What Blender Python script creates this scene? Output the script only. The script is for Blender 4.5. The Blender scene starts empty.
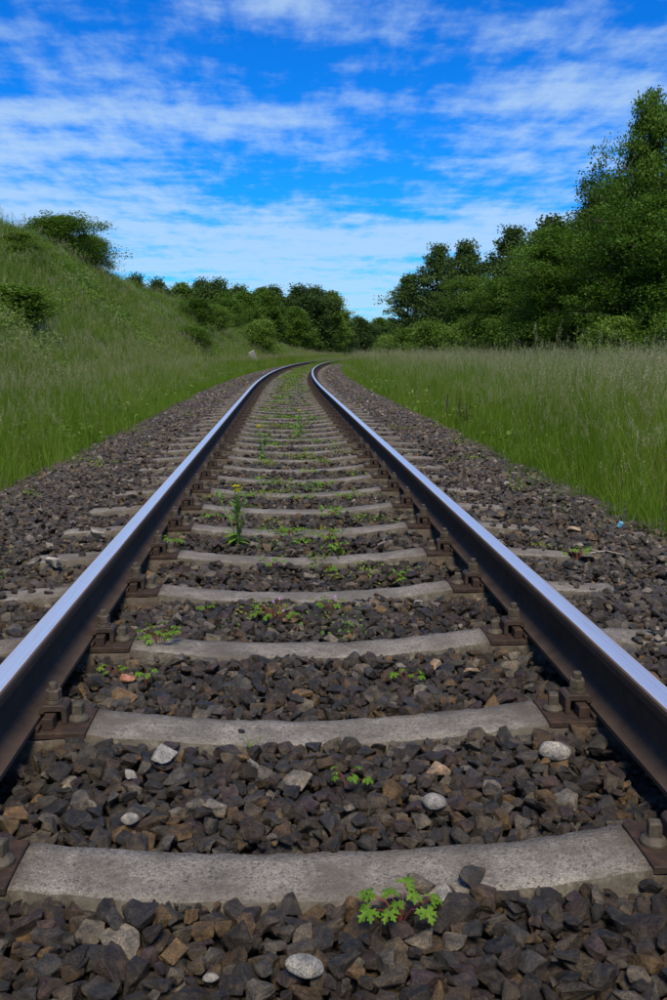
import bpy, bmesh, math, random
import numpy as np
from mathutils import Vector, Matrix, Euler, noise
R = math.radians
rng = np.random.default_rng(7)
rnd = random.Random(7)
SC = bpy.context.scene
COL = SC.collection

# ------------------------------------------------------------------ camera
CAM = (-0.087, 0.0, 0.9255)
cam = bpy.data.cameras.new("camera")
cam.sensor_fit = 'VERTICAL'; cam.sensor_height = 36.0; cam.lens = 908/1000*36.0
cam.clip_start = 0.05; cam.clip_end = 5000
camo = bpy.data.objects.new("camera", cam); COL.objects.link(camo)
camo.location = CAM
camo.rotation_euler = (R(90-9.3), 0, R(-3.2))
SC.camera = camo

# ------------------------------------------------------------------ view, world, sun
SC.view_settings.view_transform = 'Standard'
SC.view_settings.look = 'None'
SC.view_settings.exposure = 0.32
SC.view_settings.gamma = 1.0
SUN_EL, SUN_AZ = 55, 178          # azimuth from +Y, clockwise seen from above
world = bpy.data.worlds.new("World"); SC.world = world; world.use_nodes = True

def N(nt, typ, **kw):
    n = nt.nodes.new(typ)
    for k, v in kw.items():
        if k == 'inp':
            for kk, vv in v.items(): n.inputs[kk].default_value = vv
        else: setattr(n, k, v)
    return n

def build_world():
    nt = world.node_tree; nt.nodes.clear(); L = nt.links.new
    out = N(nt, 'ShaderNodeOutputWorld'); bg = N(nt, 'ShaderNodeBackground'); bg.inputs[1].default_value = 0.1
    sky = N(nt, 'ShaderNodeTexSky'); sky.sky_type = 'NISHITA'; sky.sun_disc = False
    sky.sun_elevation = R(SUN_EL); sky.sun_rotation = R(SUN_AZ); sky.air_density = 1.0; sky.dust_density = 0.3; sky.ozone_density = 3.0
    hs = N(nt, 'ShaderNodeHueSaturation'); hs.inputs['Hue'].default_value = 0.503; hs.inputs['Saturation'].default_value = 1.35; hs.inputs['Value'].default_value = 1.2
    L(sky.outputs[0], hs.inputs['Color'])
    tc = N(nt, 'ShaderNodeTexCoord'); sp = N(nt, 'ShaderNodeSeparateXYZ'); L(tc.outputs['Generated'], sp.inputs[0])
    zc = N(nt, 'ShaderNodeMath', operation='MAXIMUM'); L(sp.outputs[2], zc.inputs[0]); zc.inputs[1].default_value = 0.0
    za = N(nt, 'ShaderNodeMath', operation='ADD'); L(zc.outputs[0], za.inputs[0]); za.inputs[1].default_value = 0.055
    dx = N(nt, 'ShaderNodeMath', operation='DIVIDE'); L(sp.outputs[0], dx.inputs[0]); L(za.outputs[0], dx.inputs[1])
    dy = N(nt, 'ShaderNodeMath', operation='DIVIDE'); L(sp.outputs[1], dy.inputs[0]); L(za.outputs[0], dy.inputs[1])
    cb = N(nt, 'ShaderNodeCombineXYZ'); L(dx.outputs[0], cb.inputs[0]); L(dy.outputs[0], cb.inputs[1])
    def noi(scale, detail, rough, off, dist=0.0, sc=(1, 1, 1)):
        mp = N(nt, 'ShaderNodeMapping'); mp.inputs['Location'].default_value = off; mp.inputs['Scale'].default_value = sc
        L(cb.outputs[0], mp.inputs[0])
        n = N(nt, 'ShaderNodeTexNoise'); n.inputs['Scale'].default_value = scale; n.inputs['Detail'].default_value = detail
        n.inputs['Roughness'].default_value = rough; n.inputs['Distortion'].default_value = dist
        L(mp.outputs[0], n.inputs['Vector']); return n
    big = noi(0.75, 3, 0.5, (3.1, 0.4, 0), 0.1, (0.7, 1.0, 1))
    mid = noi(2.6, 8, 0.62, (1.7, 5.2, 0), 0.1, (0.75, 1.0, 1))
    fine = noi(8.0, 5, 0.6, (0, 2, 0), 0.1, (1.3, 0.45, 1))
    a = N(nt, 'ShaderNodeMath', operation='MULTIPLY'); L(big.outputs[0], a.inputs[0]); a.inputs[1].default_value = 1.15
    b = N(nt, 'ShaderNodeMath', operation='MULTIPLY_ADD'); L(mid.outputs[0], b.inputs[0]); b.inputs[1].default_value = 0.95; L(a.outputs[0], b.inputs[2])
    c = N(nt, 'ShaderNodeMath', operation='MULTIPLY_ADD'); L(fine.outputs[0], c.inputs[0]); c.inputs[1].default_value = 0.46; L(b.outputs[0], c.inputs[2])
    # thicker layer low in the sky, all round
    lo = N(nt, 'ShaderNodeMapRange'); L(zc.outputs[0], lo.inputs[0]); lo.inputs[1].default_value = 0.0; lo.inputs[2].default_value = 0.30
    lo.inputs[3].default_value = 0.30; lo.inputs[4].default_value = 0.0
    d = N(nt, 'ShaderNodeMath', operation='ADD'); L(c.outputs[0], d.inputs[0]); L(lo.outputs[0], d.inputs[1])
    mr = N(nt, 'ShaderNodeMapRange'); mr.interpolation_type = 'SMOOTHSTEP'; L(d.outputs[0], mr.inputs[0])
    mr.inputs[1].default_value = 1.14; mr.inputs[2].default_value = 1.60; mr.inputs[3].default_value = 0.0; mr.inputs[4].default_value = 0.76
    mix = N(nt, 'ShaderNodeMix', data_type='RGBA'); L(mr.outputs[0], mix.inputs[0]); 
    dp = N(nt, 'ShaderNodeMix', data_type='RGBA', blend_type='MULTIPLY'); dp.inputs[0].default_value = 1; L(hs.outputs[0], dp.inputs[6]); dp.inputs[7].default_value = (.06, .64, 1.14, 1)
    L(dp.outputs[2], mix.inputs[6])
    mix.inputs[7].default_value = (4.1, 5.7, 7.5, 1)
    L(mix.outputs[2], bg.inputs[0]); L(bg.outputs[0], out.inputs[0])
build_world()

sun = bpy.data.lights.new("sun", 'SUN'); sun.energy = 4.0; sun.angle = R(20); sun.color = (1, 0.88, 0.70)
suno = bpy.data.objects.new("sun", sun); COL.objects.link(suno)
sd = Vector((math.sin(R(SUN_AZ))*math.cos(R(SUN_EL)), math.cos(R(SUN_AZ))*math.cos(R(SUN_EL)), math.sin(R(SUN_EL))))
suno.rotation_euler = sd.to_track_quat('Z', 'Y').to_euler(); suno.location = (0, 0, 30)

# ------------------------------------------------------------------ track geometry: straight, then a 460 m curve to the right
RC, S0 = 460.0, 18.0
def P(s, t, z=0.0):
    s = np.asarray(s, float); t = np.asarray(t, float)
    a = np.maximum(s-S0, 0)/RC
    x = np.where(s < S0, t, RC-(RC-t)*np.cos(a)); y = np.where(s < S0, s, S0+(RC-t)*np.sin(a))
    return np.stack([x, y, np.broadcast_to(np.asarray(z, float), x.shape)], -1)
def heading(s): return -max(s-S0, 0)/RC
def ST(x, y):
    x = np.asarray(x, float); y = np.asarray(y, float)
    dx = RC-x; dy = y-S0; r = np.hypot(dx, dy)
    a = np.arctan2(dy, dx)
    return np.where(y < S0, y, S0+RC*a), np.where(y < S0, x, RC-r)
def smooth(x): x = np.clip(x, 0, 1); return x*x*(3-2*x)
def vnoise(x, y, f, seed=0.0):          # cheap smooth value field
    return (np.sin(x*f*1.3+seed)*np.cos(y*f*0.9+seed*1.7)+0.6*np.sin(x*f*2.7+y*f*1.9+seed*2.3)+0.4*np.cos(x*f*4.1-y*f*3.7+seed))/2.0
def bank_z(s, t):
    T = -np.asarray(t, float)
    H = 4.75*np.interp(s, [-50, 38, 52, 72, 100, 128, 150], [1.12, 1.12, 1, .92, .48, .08, 0])
    x = (T-3.7)/6.6
    xc = np.clip(x, 0, 1)
    prof = 0.72*xc+0.28*smooth(x)
    z = H*prof + 0.02*np.clip(T-10.3, 0, 60)
    z = z+vnoise(s, T, 0.45, 1.0)*0.22*smooth((T-5)/4)*np.clip(H, 0, 1)
    return z-0.12
def ground_z(s, t):
    t = np.asarray(t, float)
    return np.where(t < -3.7, bank_z(s, t), -0.12+0.04*vnoise(s, t, 0.6)*smooth((np.abs(t)-2.6)/2))
def bed_level(t):                        # surface of the ballast across the track
    return np.interp(np.abs(t), [0, .5, .75, 1.0, 1.3, 1.6, 1.85, 2.15, 2.6], [-.050, -.036, -.034, -.034, -.016, .004, -.012, -.085, -.12])

# ------------------------------------------------------------------ helpers
def tag(o, label=None, cat=None, group=None, kind=None):
    if label: o['label'] = label
    if cat: o['category'] = cat
    if group: o['group'] = group
    if kind: o['kind'] = kind
    return o
def link(name, me, parent=None):
    o = bpy.data.objects.new(name, me); COL.objects.link(o)
    if parent: o.parent = parent
    return o
def empty(name, loc=(0, 0, 0), rz=0):
    o = bpy.data.objects.new(name, None); COL.objects.link(o); o.location = loc; o.rotation_euler = (0, 0, rz); o.empty_display_size = .1
    return o
def mesh(name, V, F, mats=(), smooth_=False, mi=None):
    me = bpy.data.meshes.new(name)
    me.from_pydata([tuple(v) for v in V], [], [tuple(f) for f in F])
    for m in mats: me.materials.append(m)
    if mi is not None: me.polygons.foreach_set('material_index', np.asarray(mi, np.int32))
    me.polygons.foreach_set('use_smooth', np.full(len(me.polygons), smooth_))
    me.update(); return me
def fast_mesh(name, V, F, mats=(), mi=None, smooth_=False):
    """V (n,3), F (m,k) with k constant."""
    V = np.asarray(V, np.float32); F = np.asarray(F, np.int32)
    me = bpy.data.meshes.new(name); k = F.shape[1]; m = len(F)
    me.vertices.add(len(V)); me.vertices.foreach_set('co', V.ravel())
    me.loops.add(m*k); me.loops.foreach_set('vertex_index', F.ravel())
    me.polygons.add(m); me.polygons.foreach_set('loop_start', np.arange(0, m*k, k, dtype=np.int32))
    for mt in mats: me.materials.append(mt)
    if mi is not None: me.polygons.foreach_set('material_index', np.asarray(mi, np.int32))
    me.polygons.foreach_set('use_smooth', np.full(m, smooth_))
    me.update(calc_edges=True); return me
class MB:
    def __init__(s): s.v = []; s.f = []; s.m = []
    def add(s, V, F, m=0):
        n = len(s.v); s.v += [tuple(map(float, v)) for v in V]; s.f += [tuple(i+n for i in f) for f in F]; s.m += [m]*len(F)
    def box(s, x0, x1, y0, y1, z0, z1, m=0):
        V = [(x, y, z) for x in (x0, x1) for y in (y0, y1) for z in (z0, z1)]
        s.add(V, [(0, 1, 3, 2), (4, 6, 7, 5), (0, 4, 5, 1), (2, 3, 7, 6), (0, 2, 6, 4), (1, 5, 7, 3)], m)
    def lathe(s, c, prof, n=12, m=0, a0=0.0):
        V = []; F = []
        for r, z in prof:
            for k in range(n):
                a = a0+2*math.pi*k/n; V.append((c[0]+r*math.cos(a), c[1]+r*math.sin(a), c[2]+z))
        for i in range(len(prof)-1):
            for k in range(n): F.append((i*n+k, i*n+(k+1) % n, (i+1)*n+(k+1) % n, (i+1)*n+k))
        F.append(tuple(range(n))[::-1]); F.append(tuple((len(prof)-1)*n+k for k in range(n)))
        s.add(V, F, m)
    def tube(s, pts, rads, n=6, m=0, cap=True):
        pts = [Vector(p) for p in pts]; V = []; F = []
        for i, p in enumerate(pts):
            d = (pts[min(i+1, len(pts)-1)]-pts[max(i-1, 0)]).normalized()
            u = d.orthogonal().normalized() if i == 0 else (u-d*u.dot(d)).normalized()
            w = d.cross(u)
            for k in range(n):
                a = 2*math.pi*k/n; V.append(p+(u*math.cos(a)+w*math.sin(a))*rads[i])
        for i in range(len(pts)-1):
            for k in range(n): F.append((i*n+k, i*n+(k+1) % n, (i+1)*n+(k+1) % n, (i+1)*n+k))
        if cap: F.append(tuple(range(n))[::-1]); F.append(tuple((len(pts)-1)*n+k for k in range(n)))
        s.add(V, F, m)
    def mesh(s, name, mats, smooth_=False): return mesh(name, s.v, s.f, mats, smooth_, s.m)
def bevelled(me, w, seg=1, ang=30):
    bm = bmesh.new(); bm.from_mesh(me)
    es = [e for e in bm.edges if len(e.link_faces) == 2 and e.calc_face_angle() > R(ang)]
    bmesh.ops.bevel(bm, geom=es, offset=w, segments=seg, affect='EDGES', profile=.6, clamp_overlap=True)
    bm.to_mesh(me); bm.free(); me.update(); return me

def scatter(name, pts, rot, scl, idx, templates, parent=None):
    """one object whose points carry instances of the template meshes"""
    me = bpy.data.meshes.new(name); pts = np.asarray(pts, np.float32); n = len(pts)
    me.vertices.add(n); me.vertices.foreach_set('co', pts.ravel())
    a = me.attributes.new('rot', 'FLOAT_VECTOR', 'POINT'); a.data.foreach_set('vector', np.asarray(rot, np.float32).ravel())
    a = me.attributes.new('scl', 'FLOAT_VECTOR', 'POINT'); a.data.foreach_set('vector', np.asarray(scl, np.float32).ravel())
    a = me.attributes.new('idx', 'INT', 'POINT'); a.data.foreach_set('value', np.asarray(idx, np.int32))
    o = link(name, me, parent)
    tc = bpy.data.collections.new(name+"_kinds")
    for k, t in enumerate(templates):
        to = bpy.data.objects.new("%s_kind_%02d" % (name, k), t); tc.objects.link(to)
    g = bpy.data.node_groups.new(name, 'GeometryNodeTree')
    g.interface.new_socket('Geometry', in_out='INPUT', socket_type='NodeSocketGeometry')
    g.interface.new_socket('Geometry', in_out='OUTPUT', socket_type='NodeSocketGeometry')
    gi = g.nodes.new('NodeGroupInput'); go = g.nodes.new('NodeGroupOutput')
    ci = g.nodes.new('GeometryNodeCollectionInfo'); ci.inputs['Collection'].default_value = tc
    ci.inputs['Separate Children'].default_value = True; ci.inputs['Reset Children'].default_value = True
    ip = g.nodes.new('GeometryNodeInstanceOnPoints'); ip.inputs['Pick Instance'].default_value = True
    def na(nm, ty):
        x = g.nodes.new('GeometryNodeInputNamedAttribute'); x.data_type = ty; x.inputs['Name'].default_value = nm; return x.outputs['Attribute']
    er = g.nodes.new('FunctionNodeEulerToRotation')
    g.links.new(na('rot', 'FLOAT_VECTOR'), er.inputs[0]); g.links.new(er.outputs[0], ip.inputs['Rotation'])
    g.links.new(na('scl', 'FLOAT_VECTOR'), ip.inputs['Scale']); g.links.new(na('idx', 'INT'), ip.inputs['Instance Index'])
    g.links.new(gi.outputs[0], ip.inputs['Points']); g.links.new(ci.outputs[0], ip.inputs['Instance']); g.links.new(ip.outputs[0], go.inputs[0])
    md = o.modifiers.new('scatter', 'NODES'); md.node_group = g
    return tag(o, kind='stuff')

# ------------------------------------------------------------------ materials
def mat(name):
    m = bpy.data.materials.new(name); m.use_nodes = True; nt = m.node_tree
    return m, nt, nt.nodes['Principled BSDF'], nt.links.new
def ramp(nt, stops, interp='LINEAR'):
    r = N(nt, 'ShaderNodeValToRGB'); cr = r.color_ramp; cr.interpolation = interp
    while len(cr.elements) > 1: cr.elements.remove(cr.elements[-1])
    cr.elements[0].position = stops[0][0]; cr.elements[0].color = (*stops[0][1], 1)
    for p_, c_ in stops[1:]:
        e = cr.elements.new(p_); e.color = (*c_, 1)
    return r
def noise_n(nt, scale, detail=4, rough=.6, coord='Object', dist=0):
    tc = N(nt, 'ShaderNodeTexCoord'); n = N(nt, 'ShaderNodeTexNoise')
    n.inputs['Scale'].default_value = scale; n.inputs['Detail'].default_value = detail; n.inputs['Roughness'].default_value = rough; n.inputs['Distortion'].default_value = dist
    nt.links.new(tc.outputs[coord], n.inputs['Vector']); return n
def mixc(nt, mode, fac, a, b):
    m = N(nt, 'ShaderNodeMix', data_type='RGBA', blend_type=mode)
    for k, v in ((0, fac), (6, a), (7, b)):
        if isinstance(v, (int, float)): m.inputs[k].default_value = v
        elif isinstance(v, tuple): m.inputs[k].default_value = (*v, 1)
        else: nt.links.new(v, m.inputs[k])
    return m.outputs[2]
def bump(nt, h, bs, dist=.002, st=.6, prev=None):
    b = N(nt, 'ShaderNodeBump'); b.inputs['Strength'].default_value = st; b.inputs['Distance'].default_value = dist
    nt.links.new(h, b.inputs['Height'])
    if prev is not None: nt.links.new(prev, b.inputs['Normal'])
    nt.links.new(b.outputs[0], bs.inputs['Normal']); return b.outputs[0]

def stone_mat(name, stops, sat=1.0):
    m, nt, bs, L = mat(name)
    oi = N(nt, 'ShaderNodeObjectInfo')
    r = ramp(nt, stops, 'CONSTANT'); L(oi.outputs['Random'], r.inputs[0])
    mu = N(nt, 'ShaderNodeMath', operation='MULTIPLY'); L(oi.outputs['Random'], mu.inputs[0]); mu.inputs[1].default_value = 317.0
    tc = N(nt, 'ShaderNodeTexCoord'); ad = N(nt, 'ShaderNodeVectorMath', operation='ADD'); L(tc.outputs['Object'], ad.inputs[0]); L(mu.outputs[0], ad.inputs[1])
    def n3(sc, d, ro):
        n = N(nt, 'ShaderNodeTexNoise'); n.inputs['Scale'].default_value = sc; n.inputs['Detail'].default_value = d; n.inputs['Roughness'].default_value = ro
        L(ad.outputs[0], n.inputs['Vector']); return n
    a = n3(1.3, 5, .65); b = n3(9, 5, .75)
    ra = ramp(nt, [(.3, (.42, .40, .37)), (.5, (1.0, .96, .90)), (.70, (2.0, 1.80, 1.50))]); L(a.outputs[0], ra.inputs[0])
    c1 = mixc(nt, 'MULTIPLY', 1.0, r.outputs[0], ra.outputs[0])
    rb = ramp(nt, [(.36, (.45, .45, .45)), (.52, (1., 1., 1.)), (.68, (2.1, 2.05, 1.9))]); L(b.outputs[0], rb.inputs[0])
    c2 = mixc(nt, 'MULTIPLY', .8, c1, rb.outputs[0])
    # rust and clay dust on some faces
    d = n3(2.6, 3, .5); rd = ramp(nt, [(.56, (0, 0, 0)), (.74, (.6, .6, .6))]); L(d.outputs[0], rd.inputs[0])
    c3 = mixc(nt, 'MIX', rd.outputs[0], c2, (.085, .056, .030))
    L(c3, bs.inputs['Base Color']); bs.inputs['Roughness'].default_value = .55; bs.inputs['Specular IOR Level'].default_value = .35
    p = bump(nt, a.outputs[0], bs, .020, .7); bump(nt, b.outputs[0], bs, .0045, .8, p)
    return m
M_stone = stone_mat('crushed_stone', [(0, (0.025, 0.021, 0.016)), (.12, (0.043, 0.035, 0.026)), (.22, (0.031, 0.029, 0.026)), (.33, (0.055, 0.038, 0.022)), (.43, (0.034, 0.026, 0.022)),
    (.52, (0.063, 0.052, 0.038)), (.61, (0.020, 0.019, 0.018)), (.70, (0.049, 0.046, 0.040)), (.78, (0.041, 0.029, 0.029)), (.84, (0.085, 0.056, 0.026)), (.89, (0.078, 0.071, 0.059)), (.93, (0.106, 0.093, 0.072)), (.968, (0.149, 0.135, 0.112)), (.988, (0.133, 0.087, 0.042))])
M_stone_out = stone_mat('weathered_stone', [(0, (0.044, 0.037, 0.030)), (.13, (0.063, 0.054, 0.044)), (.24, (0.048, 0.045, 0.040)), (.36, (0.079, 0.063, 0.045)), (.47, (0.054, 0.043, 0.035)),
    (.57, (0.089, 0.078, 0.061)), (.68, (0.037, 0.035, 0.031)), (.77, (0.075, 0.071, 0.062)), (.84, (0.112, 0.085, 0.052)), (.895, (0.131, 0.119, 0.097)), (.95, (0.193, 0.178, 0.153)), (.985, (0.149, 0.111, 0.065))])
M_pale = stone_mat('pale_limestone', [(0, (.26, .26, .25)), (.5, (.33, .32, .29))])
M_tan = stone_mat('tan_stone', [(0, (.30, .22, .15)), (.5, (.34, .27, .19))])
M_clay = stone_mat('fired_clay', [(0, (.42, .20, .11)), (.5, (.40, .19, .11))])

def concrete():
    m, nt, bs, L = mat('sleeper_concrete')
    oi = N(nt, 'ShaderNodeObjectInfo')
    tc = N(nt, 'ShaderNodeTexCoord'); ad = N(nt, 'ShaderNodeVectorMath', operation='ADD'); L(tc.outputs['Object'], ad.inputs[0])
    mu = N(nt, 'ShaderNodeMath', operation='MULTIPLY'); L(oi.outputs['Random'], mu.inputs[0]); mu.inputs[1].default_value = 57.0; L(mu.outputs[0], ad.inputs[1])
    def nn(sc, d, ro):
        n = N(nt, 'ShaderNodeTexNoise'); n.inputs['Scale'].default_value = sc; n.inputs['Detail'].default_value = d; n.inputs['Roughness'].default_value = ro
        L(ad.outputs[0], n.inputs['Vector']); return n
    big = nn(7, 6, .7); spec = nn(105, 4, .7); grit = nn(330, 2, .6)
    rb = ramp(nt, [(.28, (.095, .084, .067)), (.5, (.215, .193, .160)), (.75, (.310, .282, .236))]); L(big.outputs[0], rb.inputs[0])
    rs = ramp(nt, [(.36, (.28, .28, .28)), (.45, (.85, .85, .85)), (.62, (1.05, 1.05, 1.05)), (.74, (1.7, 1.7, 1.7))]); L(spec.outputs[0], rs.inputs[0])
    c = mixc(nt, 'MULTIPLY', .85, rb.outputs[0], rs.outputs[0])
    rg = ramp(nt, [(.38, (.45, .45, .45)), (.5, (1, 1, 1)), (.7, (1.35, 1.35, 1.35))]); L(grit.outputs[0], rg.inputs[0])
    c = mixc(nt, 'MULTIPLY', .7, c, rg.outputs[0])
    vo = N(nt, 'ShaderNodeTexVoronoi'); vo.inputs['Scale'].default_value = 210; L(ad.outputs[0], vo.inputs['Vector'])
    sc_ = N(nt, 'ShaderNodeSeparateColor'); L(vo.outputs['Color'], sc_.inputs[0])
    cm = ramp(nt, [(0, (.22, .20, .19)), (.17, (.50, .47, .44)), (.36, (1, 1, 1)), (.80, (1.0, .98, .95)), (.92, (1.5, 1.45, 1.35))], 'CONSTANT'); L(sc_.outputs[0], cm.inputs[0])
    rv = ramp(nt, [(.20, (.8, .8, .8)), (.48, (0, 0, 0))]); L(vo.outputs['Distance'], rv.inputs[0])
    c = mixc(nt, 'MULTIPLY', rv.outputs[0], c, cm.outputs[0])
    # grime and moss on the flanks (object z below the worn top), rust under the plates
    sp = N(nt, 'ShaderNodeSeparateXYZ'); L(tc.outputs['Object'], sp.inputs[0])
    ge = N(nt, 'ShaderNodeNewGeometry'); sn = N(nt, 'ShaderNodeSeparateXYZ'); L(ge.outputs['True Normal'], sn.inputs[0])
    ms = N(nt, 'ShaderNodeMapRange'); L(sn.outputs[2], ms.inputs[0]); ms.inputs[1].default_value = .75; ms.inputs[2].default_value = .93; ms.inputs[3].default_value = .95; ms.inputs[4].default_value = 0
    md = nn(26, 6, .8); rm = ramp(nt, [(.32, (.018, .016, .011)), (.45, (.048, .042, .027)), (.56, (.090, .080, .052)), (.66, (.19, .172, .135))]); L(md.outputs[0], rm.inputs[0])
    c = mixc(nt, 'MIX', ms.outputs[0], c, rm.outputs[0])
    st = nn(5, 5, .75); rt = ramp(nt, [(.44, (0, 0, 0)), (.62, (.8, .8, .8))]); L(st.outputs[0], rt.inputs[0])
    c = mixc(nt, 'MIX', rt.outputs[0], c, (.095, .082, .064))
    ax = N(nt, 'ShaderNodeMath', operation='ABSOLUTE'); L(sp.outputs[0], ax.inputs[0])
    rx = N(nt, 'ShaderNodeMapRange'); L(ax.outputs[0], rx.inputs[0]); rx.inputs[1].default_value = .50; rx.inputs[2].default_value = .60; rx.inputs[3].default_value = 0; rx.inputs[4].default_value = .9
    rn = N(nt, 'ShaderNodeMath', operation='MULTIPLY'); L(rx.outputs[0], rn.inputs[0]); L(spec.outputs[0], rn.inputs[1])
    r9 = N(nt, 'ShaderNodeMapRange'); L(ax.outputs[0], r9.inputs[0]); r9.inputs[1].default_value = .93; r9.inputs[2].default_value = 1.0; r9.inputs[3].default_value = 1; r9.inputs[4].default_value = 0
    rm9 = N(nt, 'ShaderNodeMath', operation='MULTIPLY'); L(rn.outputs[0], rm9.inputs[0]); L(r9.outputs[0], rm9.inputs[1])
    c = mixc(nt, 'MIX', rm9.outputs[0], c, (.040, .024, .014))
    L(c, bs.inputs['Base Color']); bs.inputs['Roughness'].default_value = .85; bs.inputs['Specular IOR Level'].default_value = .3
    p = bump(nt, spec.outputs[0], bs, .004, .8); p = bump(nt, vo.outputs['Distance'], bs, .002, .5, p); bump(nt, big.outputs[0], bs, .01, .5, p)
    return m
M_conc = concrete()

def rust(name, c0, c1, c2, rough=.7, scale=30, metal=.0):
    m, nt, bs, L = mat(name)
    n = noise_n(nt, scale, 7, .7); r = ramp(nt, [(.3, c0), (.52, c1), (.75, c2)]); L(n.outputs[0], r.inputs[0]); L(r.outputs[0], bs.inputs['Base Color'])
    n2 = noise_n(nt, scale*9, 4, .6)
    bs.inputs['Roughness'].default_value = rough; bs.inputs['Metallic'].default_value = metal; bs.inputs['Specular IOR Level'].default_value = .2
    p = bump(nt, n.outputs[0], bs, .002, .5); bump(nt, n2.outputs[0], bs, .0008, .6, p); return m
M_rust = rust('rusted_steel', (.022, .017, .015), (.044, .031, .025), (.085, .052, .034), .62)
M_railside = rust('rail_side_rust', (.036, .025, .019), (.056, .040, .030), (.090, .058, .040), .9, 9)
M_plate = rust('plate_rust', (.022, .016, .013), (.040, .026, .019), (.085, .048, .028), .7, 40)
M_bolt = rust('greased_bolt', (.040, .034, .026), (.072, .060, .044), (.125, .105, .075), .6, 60)

def railtop():
    m, nt, bs, L = mat('polished_rail_head')
    tc = N(nt, 'ShaderNodeTexCoord'); mp = N(nt, 'ShaderNodeMapping'); mp.inputs['Scale'].default_value = (1, .006, 1)
    L(tc.outputs['UV'], mp.inputs[0])
    n = N(nt, 'ShaderNodeTexNoise'); n.inputs['Scale'].default_value = 26; n.inputs['Detail'].default_value = 5; n.inputs['Roughness'].default_value = .7; L(mp.outputs[0], n.inputs[0])
    mp2 = N(nt, 'ShaderNodeMapping'); mp2.inputs['Scale'].default_value = (3, 1.6, 1); L(tc.outputs['UV'], mp2.inputs[0])
    n2 = N(nt, 'ShaderNodeTexNoise'); n2.inputs['Scale'].default_value = 3; n2.inputs['Detail'].default_value = 8; n2.inputs['Roughness'].default_value = .75; L(mp2.outputs[0], n2.inputs[0])
    r = ramp(nt, [(.25, (.70, .70, .70)), (.5, (.84, .84, .84)), (.75, (.94, .94, .94))]); L(n.outputs[0], r.inputs[0])
    r2 = ramp(nt, [(.30, (.55, .50, .46)), (.46, (1, 1, 1))]); L(n2.outputs[0], r2.inputs[0])
    c = mixc(nt, 'MULTIPLY', .6, r.outputs[0], r2.outputs[0]); 
    # rust at the rim of the head, x of the UV runs 0..1 across the head
    sp = N(nt, 'ShaderNodeSeparateXYZ'); L(tc.outputs['UV'], sp.inputs[0])
    e = N(nt, 'ShaderNodeMath', operation='SUBTRACT'); L(sp.outputs[0], e.inputs[0]); e.inputs[1].default_value = .5
    ab = N(nt, 'ShaderNodeMath', operation='ABSOLUTE'); L(e.outputs[0], ab.inputs[0])
    wob = N(nt, 'ShaderNodeMath', operation='MULTIPLY_ADD'); L(n2.outputs[0], wob.inputs[0]); wob.inputs[1].default_value = .07; L(ab.outputs[0], wob.inputs[2])
    k = N(nt, 'ShaderNodeMapRange'); L(wob.outputs[0], k.inputs[0]); k.inputs[1].default_value = .400; k.inputs[2].default_value = .450
    c = mixc(nt, 'MIX', k.outputs[0], c, (.075, .046, .032)); L(c, bs.inputs['Base Color'])
    me_ = N(nt, 'ShaderNodeMath', operation='SUBTRACT'); me_.inputs[0].default_value = 1; L(k.outputs[0], me_.inputs[1]); mm_ = N(nt, 'ShaderNodeMath', operation='MULTIPLY'); L(me_.outputs[0], mm_.inputs[0]); mm_.inputs[1].default_value = .78; L(mm_.outputs[0], bs.inputs['Metallic'])
    ro = N(nt, 'ShaderNodeMapRange'); L(n.outputs[0], ro.inputs[0]); ro.inputs[3].default_value = .26; ro.inputs[4].default_value = .44
    ro2 = N(nt, 'ShaderNodeMath', operation='MULTIPLY_ADD'); L(k.outputs[0], ro2.inputs[0]); ro2.inputs[1].default_value = .4; L(ro.outputs[0], ro2.inputs[2]); L(ro2.outputs[0], bs.inputs['Roughness'])
    return m
M_railtop = railtop()

def leafm(name, stops, trans=.35, rough=.55, isl=True, noisy=None, spec=.10):
    m, nt, bs, L = mat(name)
    g = N(nt, 'ShaderNodeNewGeometry'); oi = N(nt, 'ShaderNodeObjectInfo')
    a = N(nt, 'ShaderNodeMath', operation='MULTIPLY'); a.inputs[1].default_value = .55 if isl else 0; L(g.outputs['Random Per Island'], a.inputs[0])
    b = N(nt, 'ShaderNodeMath', operation='MULTIPLY_ADD'); b.inputs[1].default_value = .45 if isl else 1; L(oi.outputs['Random'], b.inputs[0]); L(a.outputs[0], b.inputs[2])
    src = b.outputs[0]
    if noisy:
        n = N(nt, 'ShaderNodeTexNoise'); n.inputs['Scale'].default_value = noisy[0]; n.inputs['Detail'].default_value = 3; L(g.outputs['Position'], n.inputs['Vector'])
        mr = N(nt, 'ShaderNodeMapRange'); L(n.outputs[0], mr.inputs[0]); mr.inputs[1].default_value = .3; mr.inputs[2].default_value = .7; mr.inputs[3].default_value = -noisy[1]; mr.inputs[4].default_value = noisy[1]
        ad = N(nt, 'ShaderNodeMath', operation='ADD'); L(src, ad.inputs[0]); L(mr.outputs[0], ad.inputs[1]); src = ad.outputs[0]
    r = ramp(nt, stops); L(src, r.inputs[0]); col = r.outputs[0]
    L(col, bs.inputs['Base Color']); bs.inputs['Roughness'].default_value = rough; bs.inputs['Specular IOR Level'].default_value = spec
    tr = N(nt, 'ShaderNodeBsdfTranslucent'); tcx = mixc(nt, 'MULTIPLY', 1, col, (1.25, 1.35, .6)); L(tcx, tr.inputs[0])
    mx = N(nt, 'ShaderNodeMixShader'); mx.inputs[0].default_value = trans
    L(bs.outputs[0], mx.inputs[1]); L(tr.outputs[0], mx.inputs[2]); L(mx.outputs[0], nt.nodes['Material Output'].inputs[0])
    return m
M_blade = leafm('grass_blade', [(0, (.075, .150, .012)), (.35, (.110, .205, .018)), (.65, (.152, .238, .030)), (.9, (.200, .230, .060)), (1, (.27, .22, .10))], .45, .5, True, (.35, .25))
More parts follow.
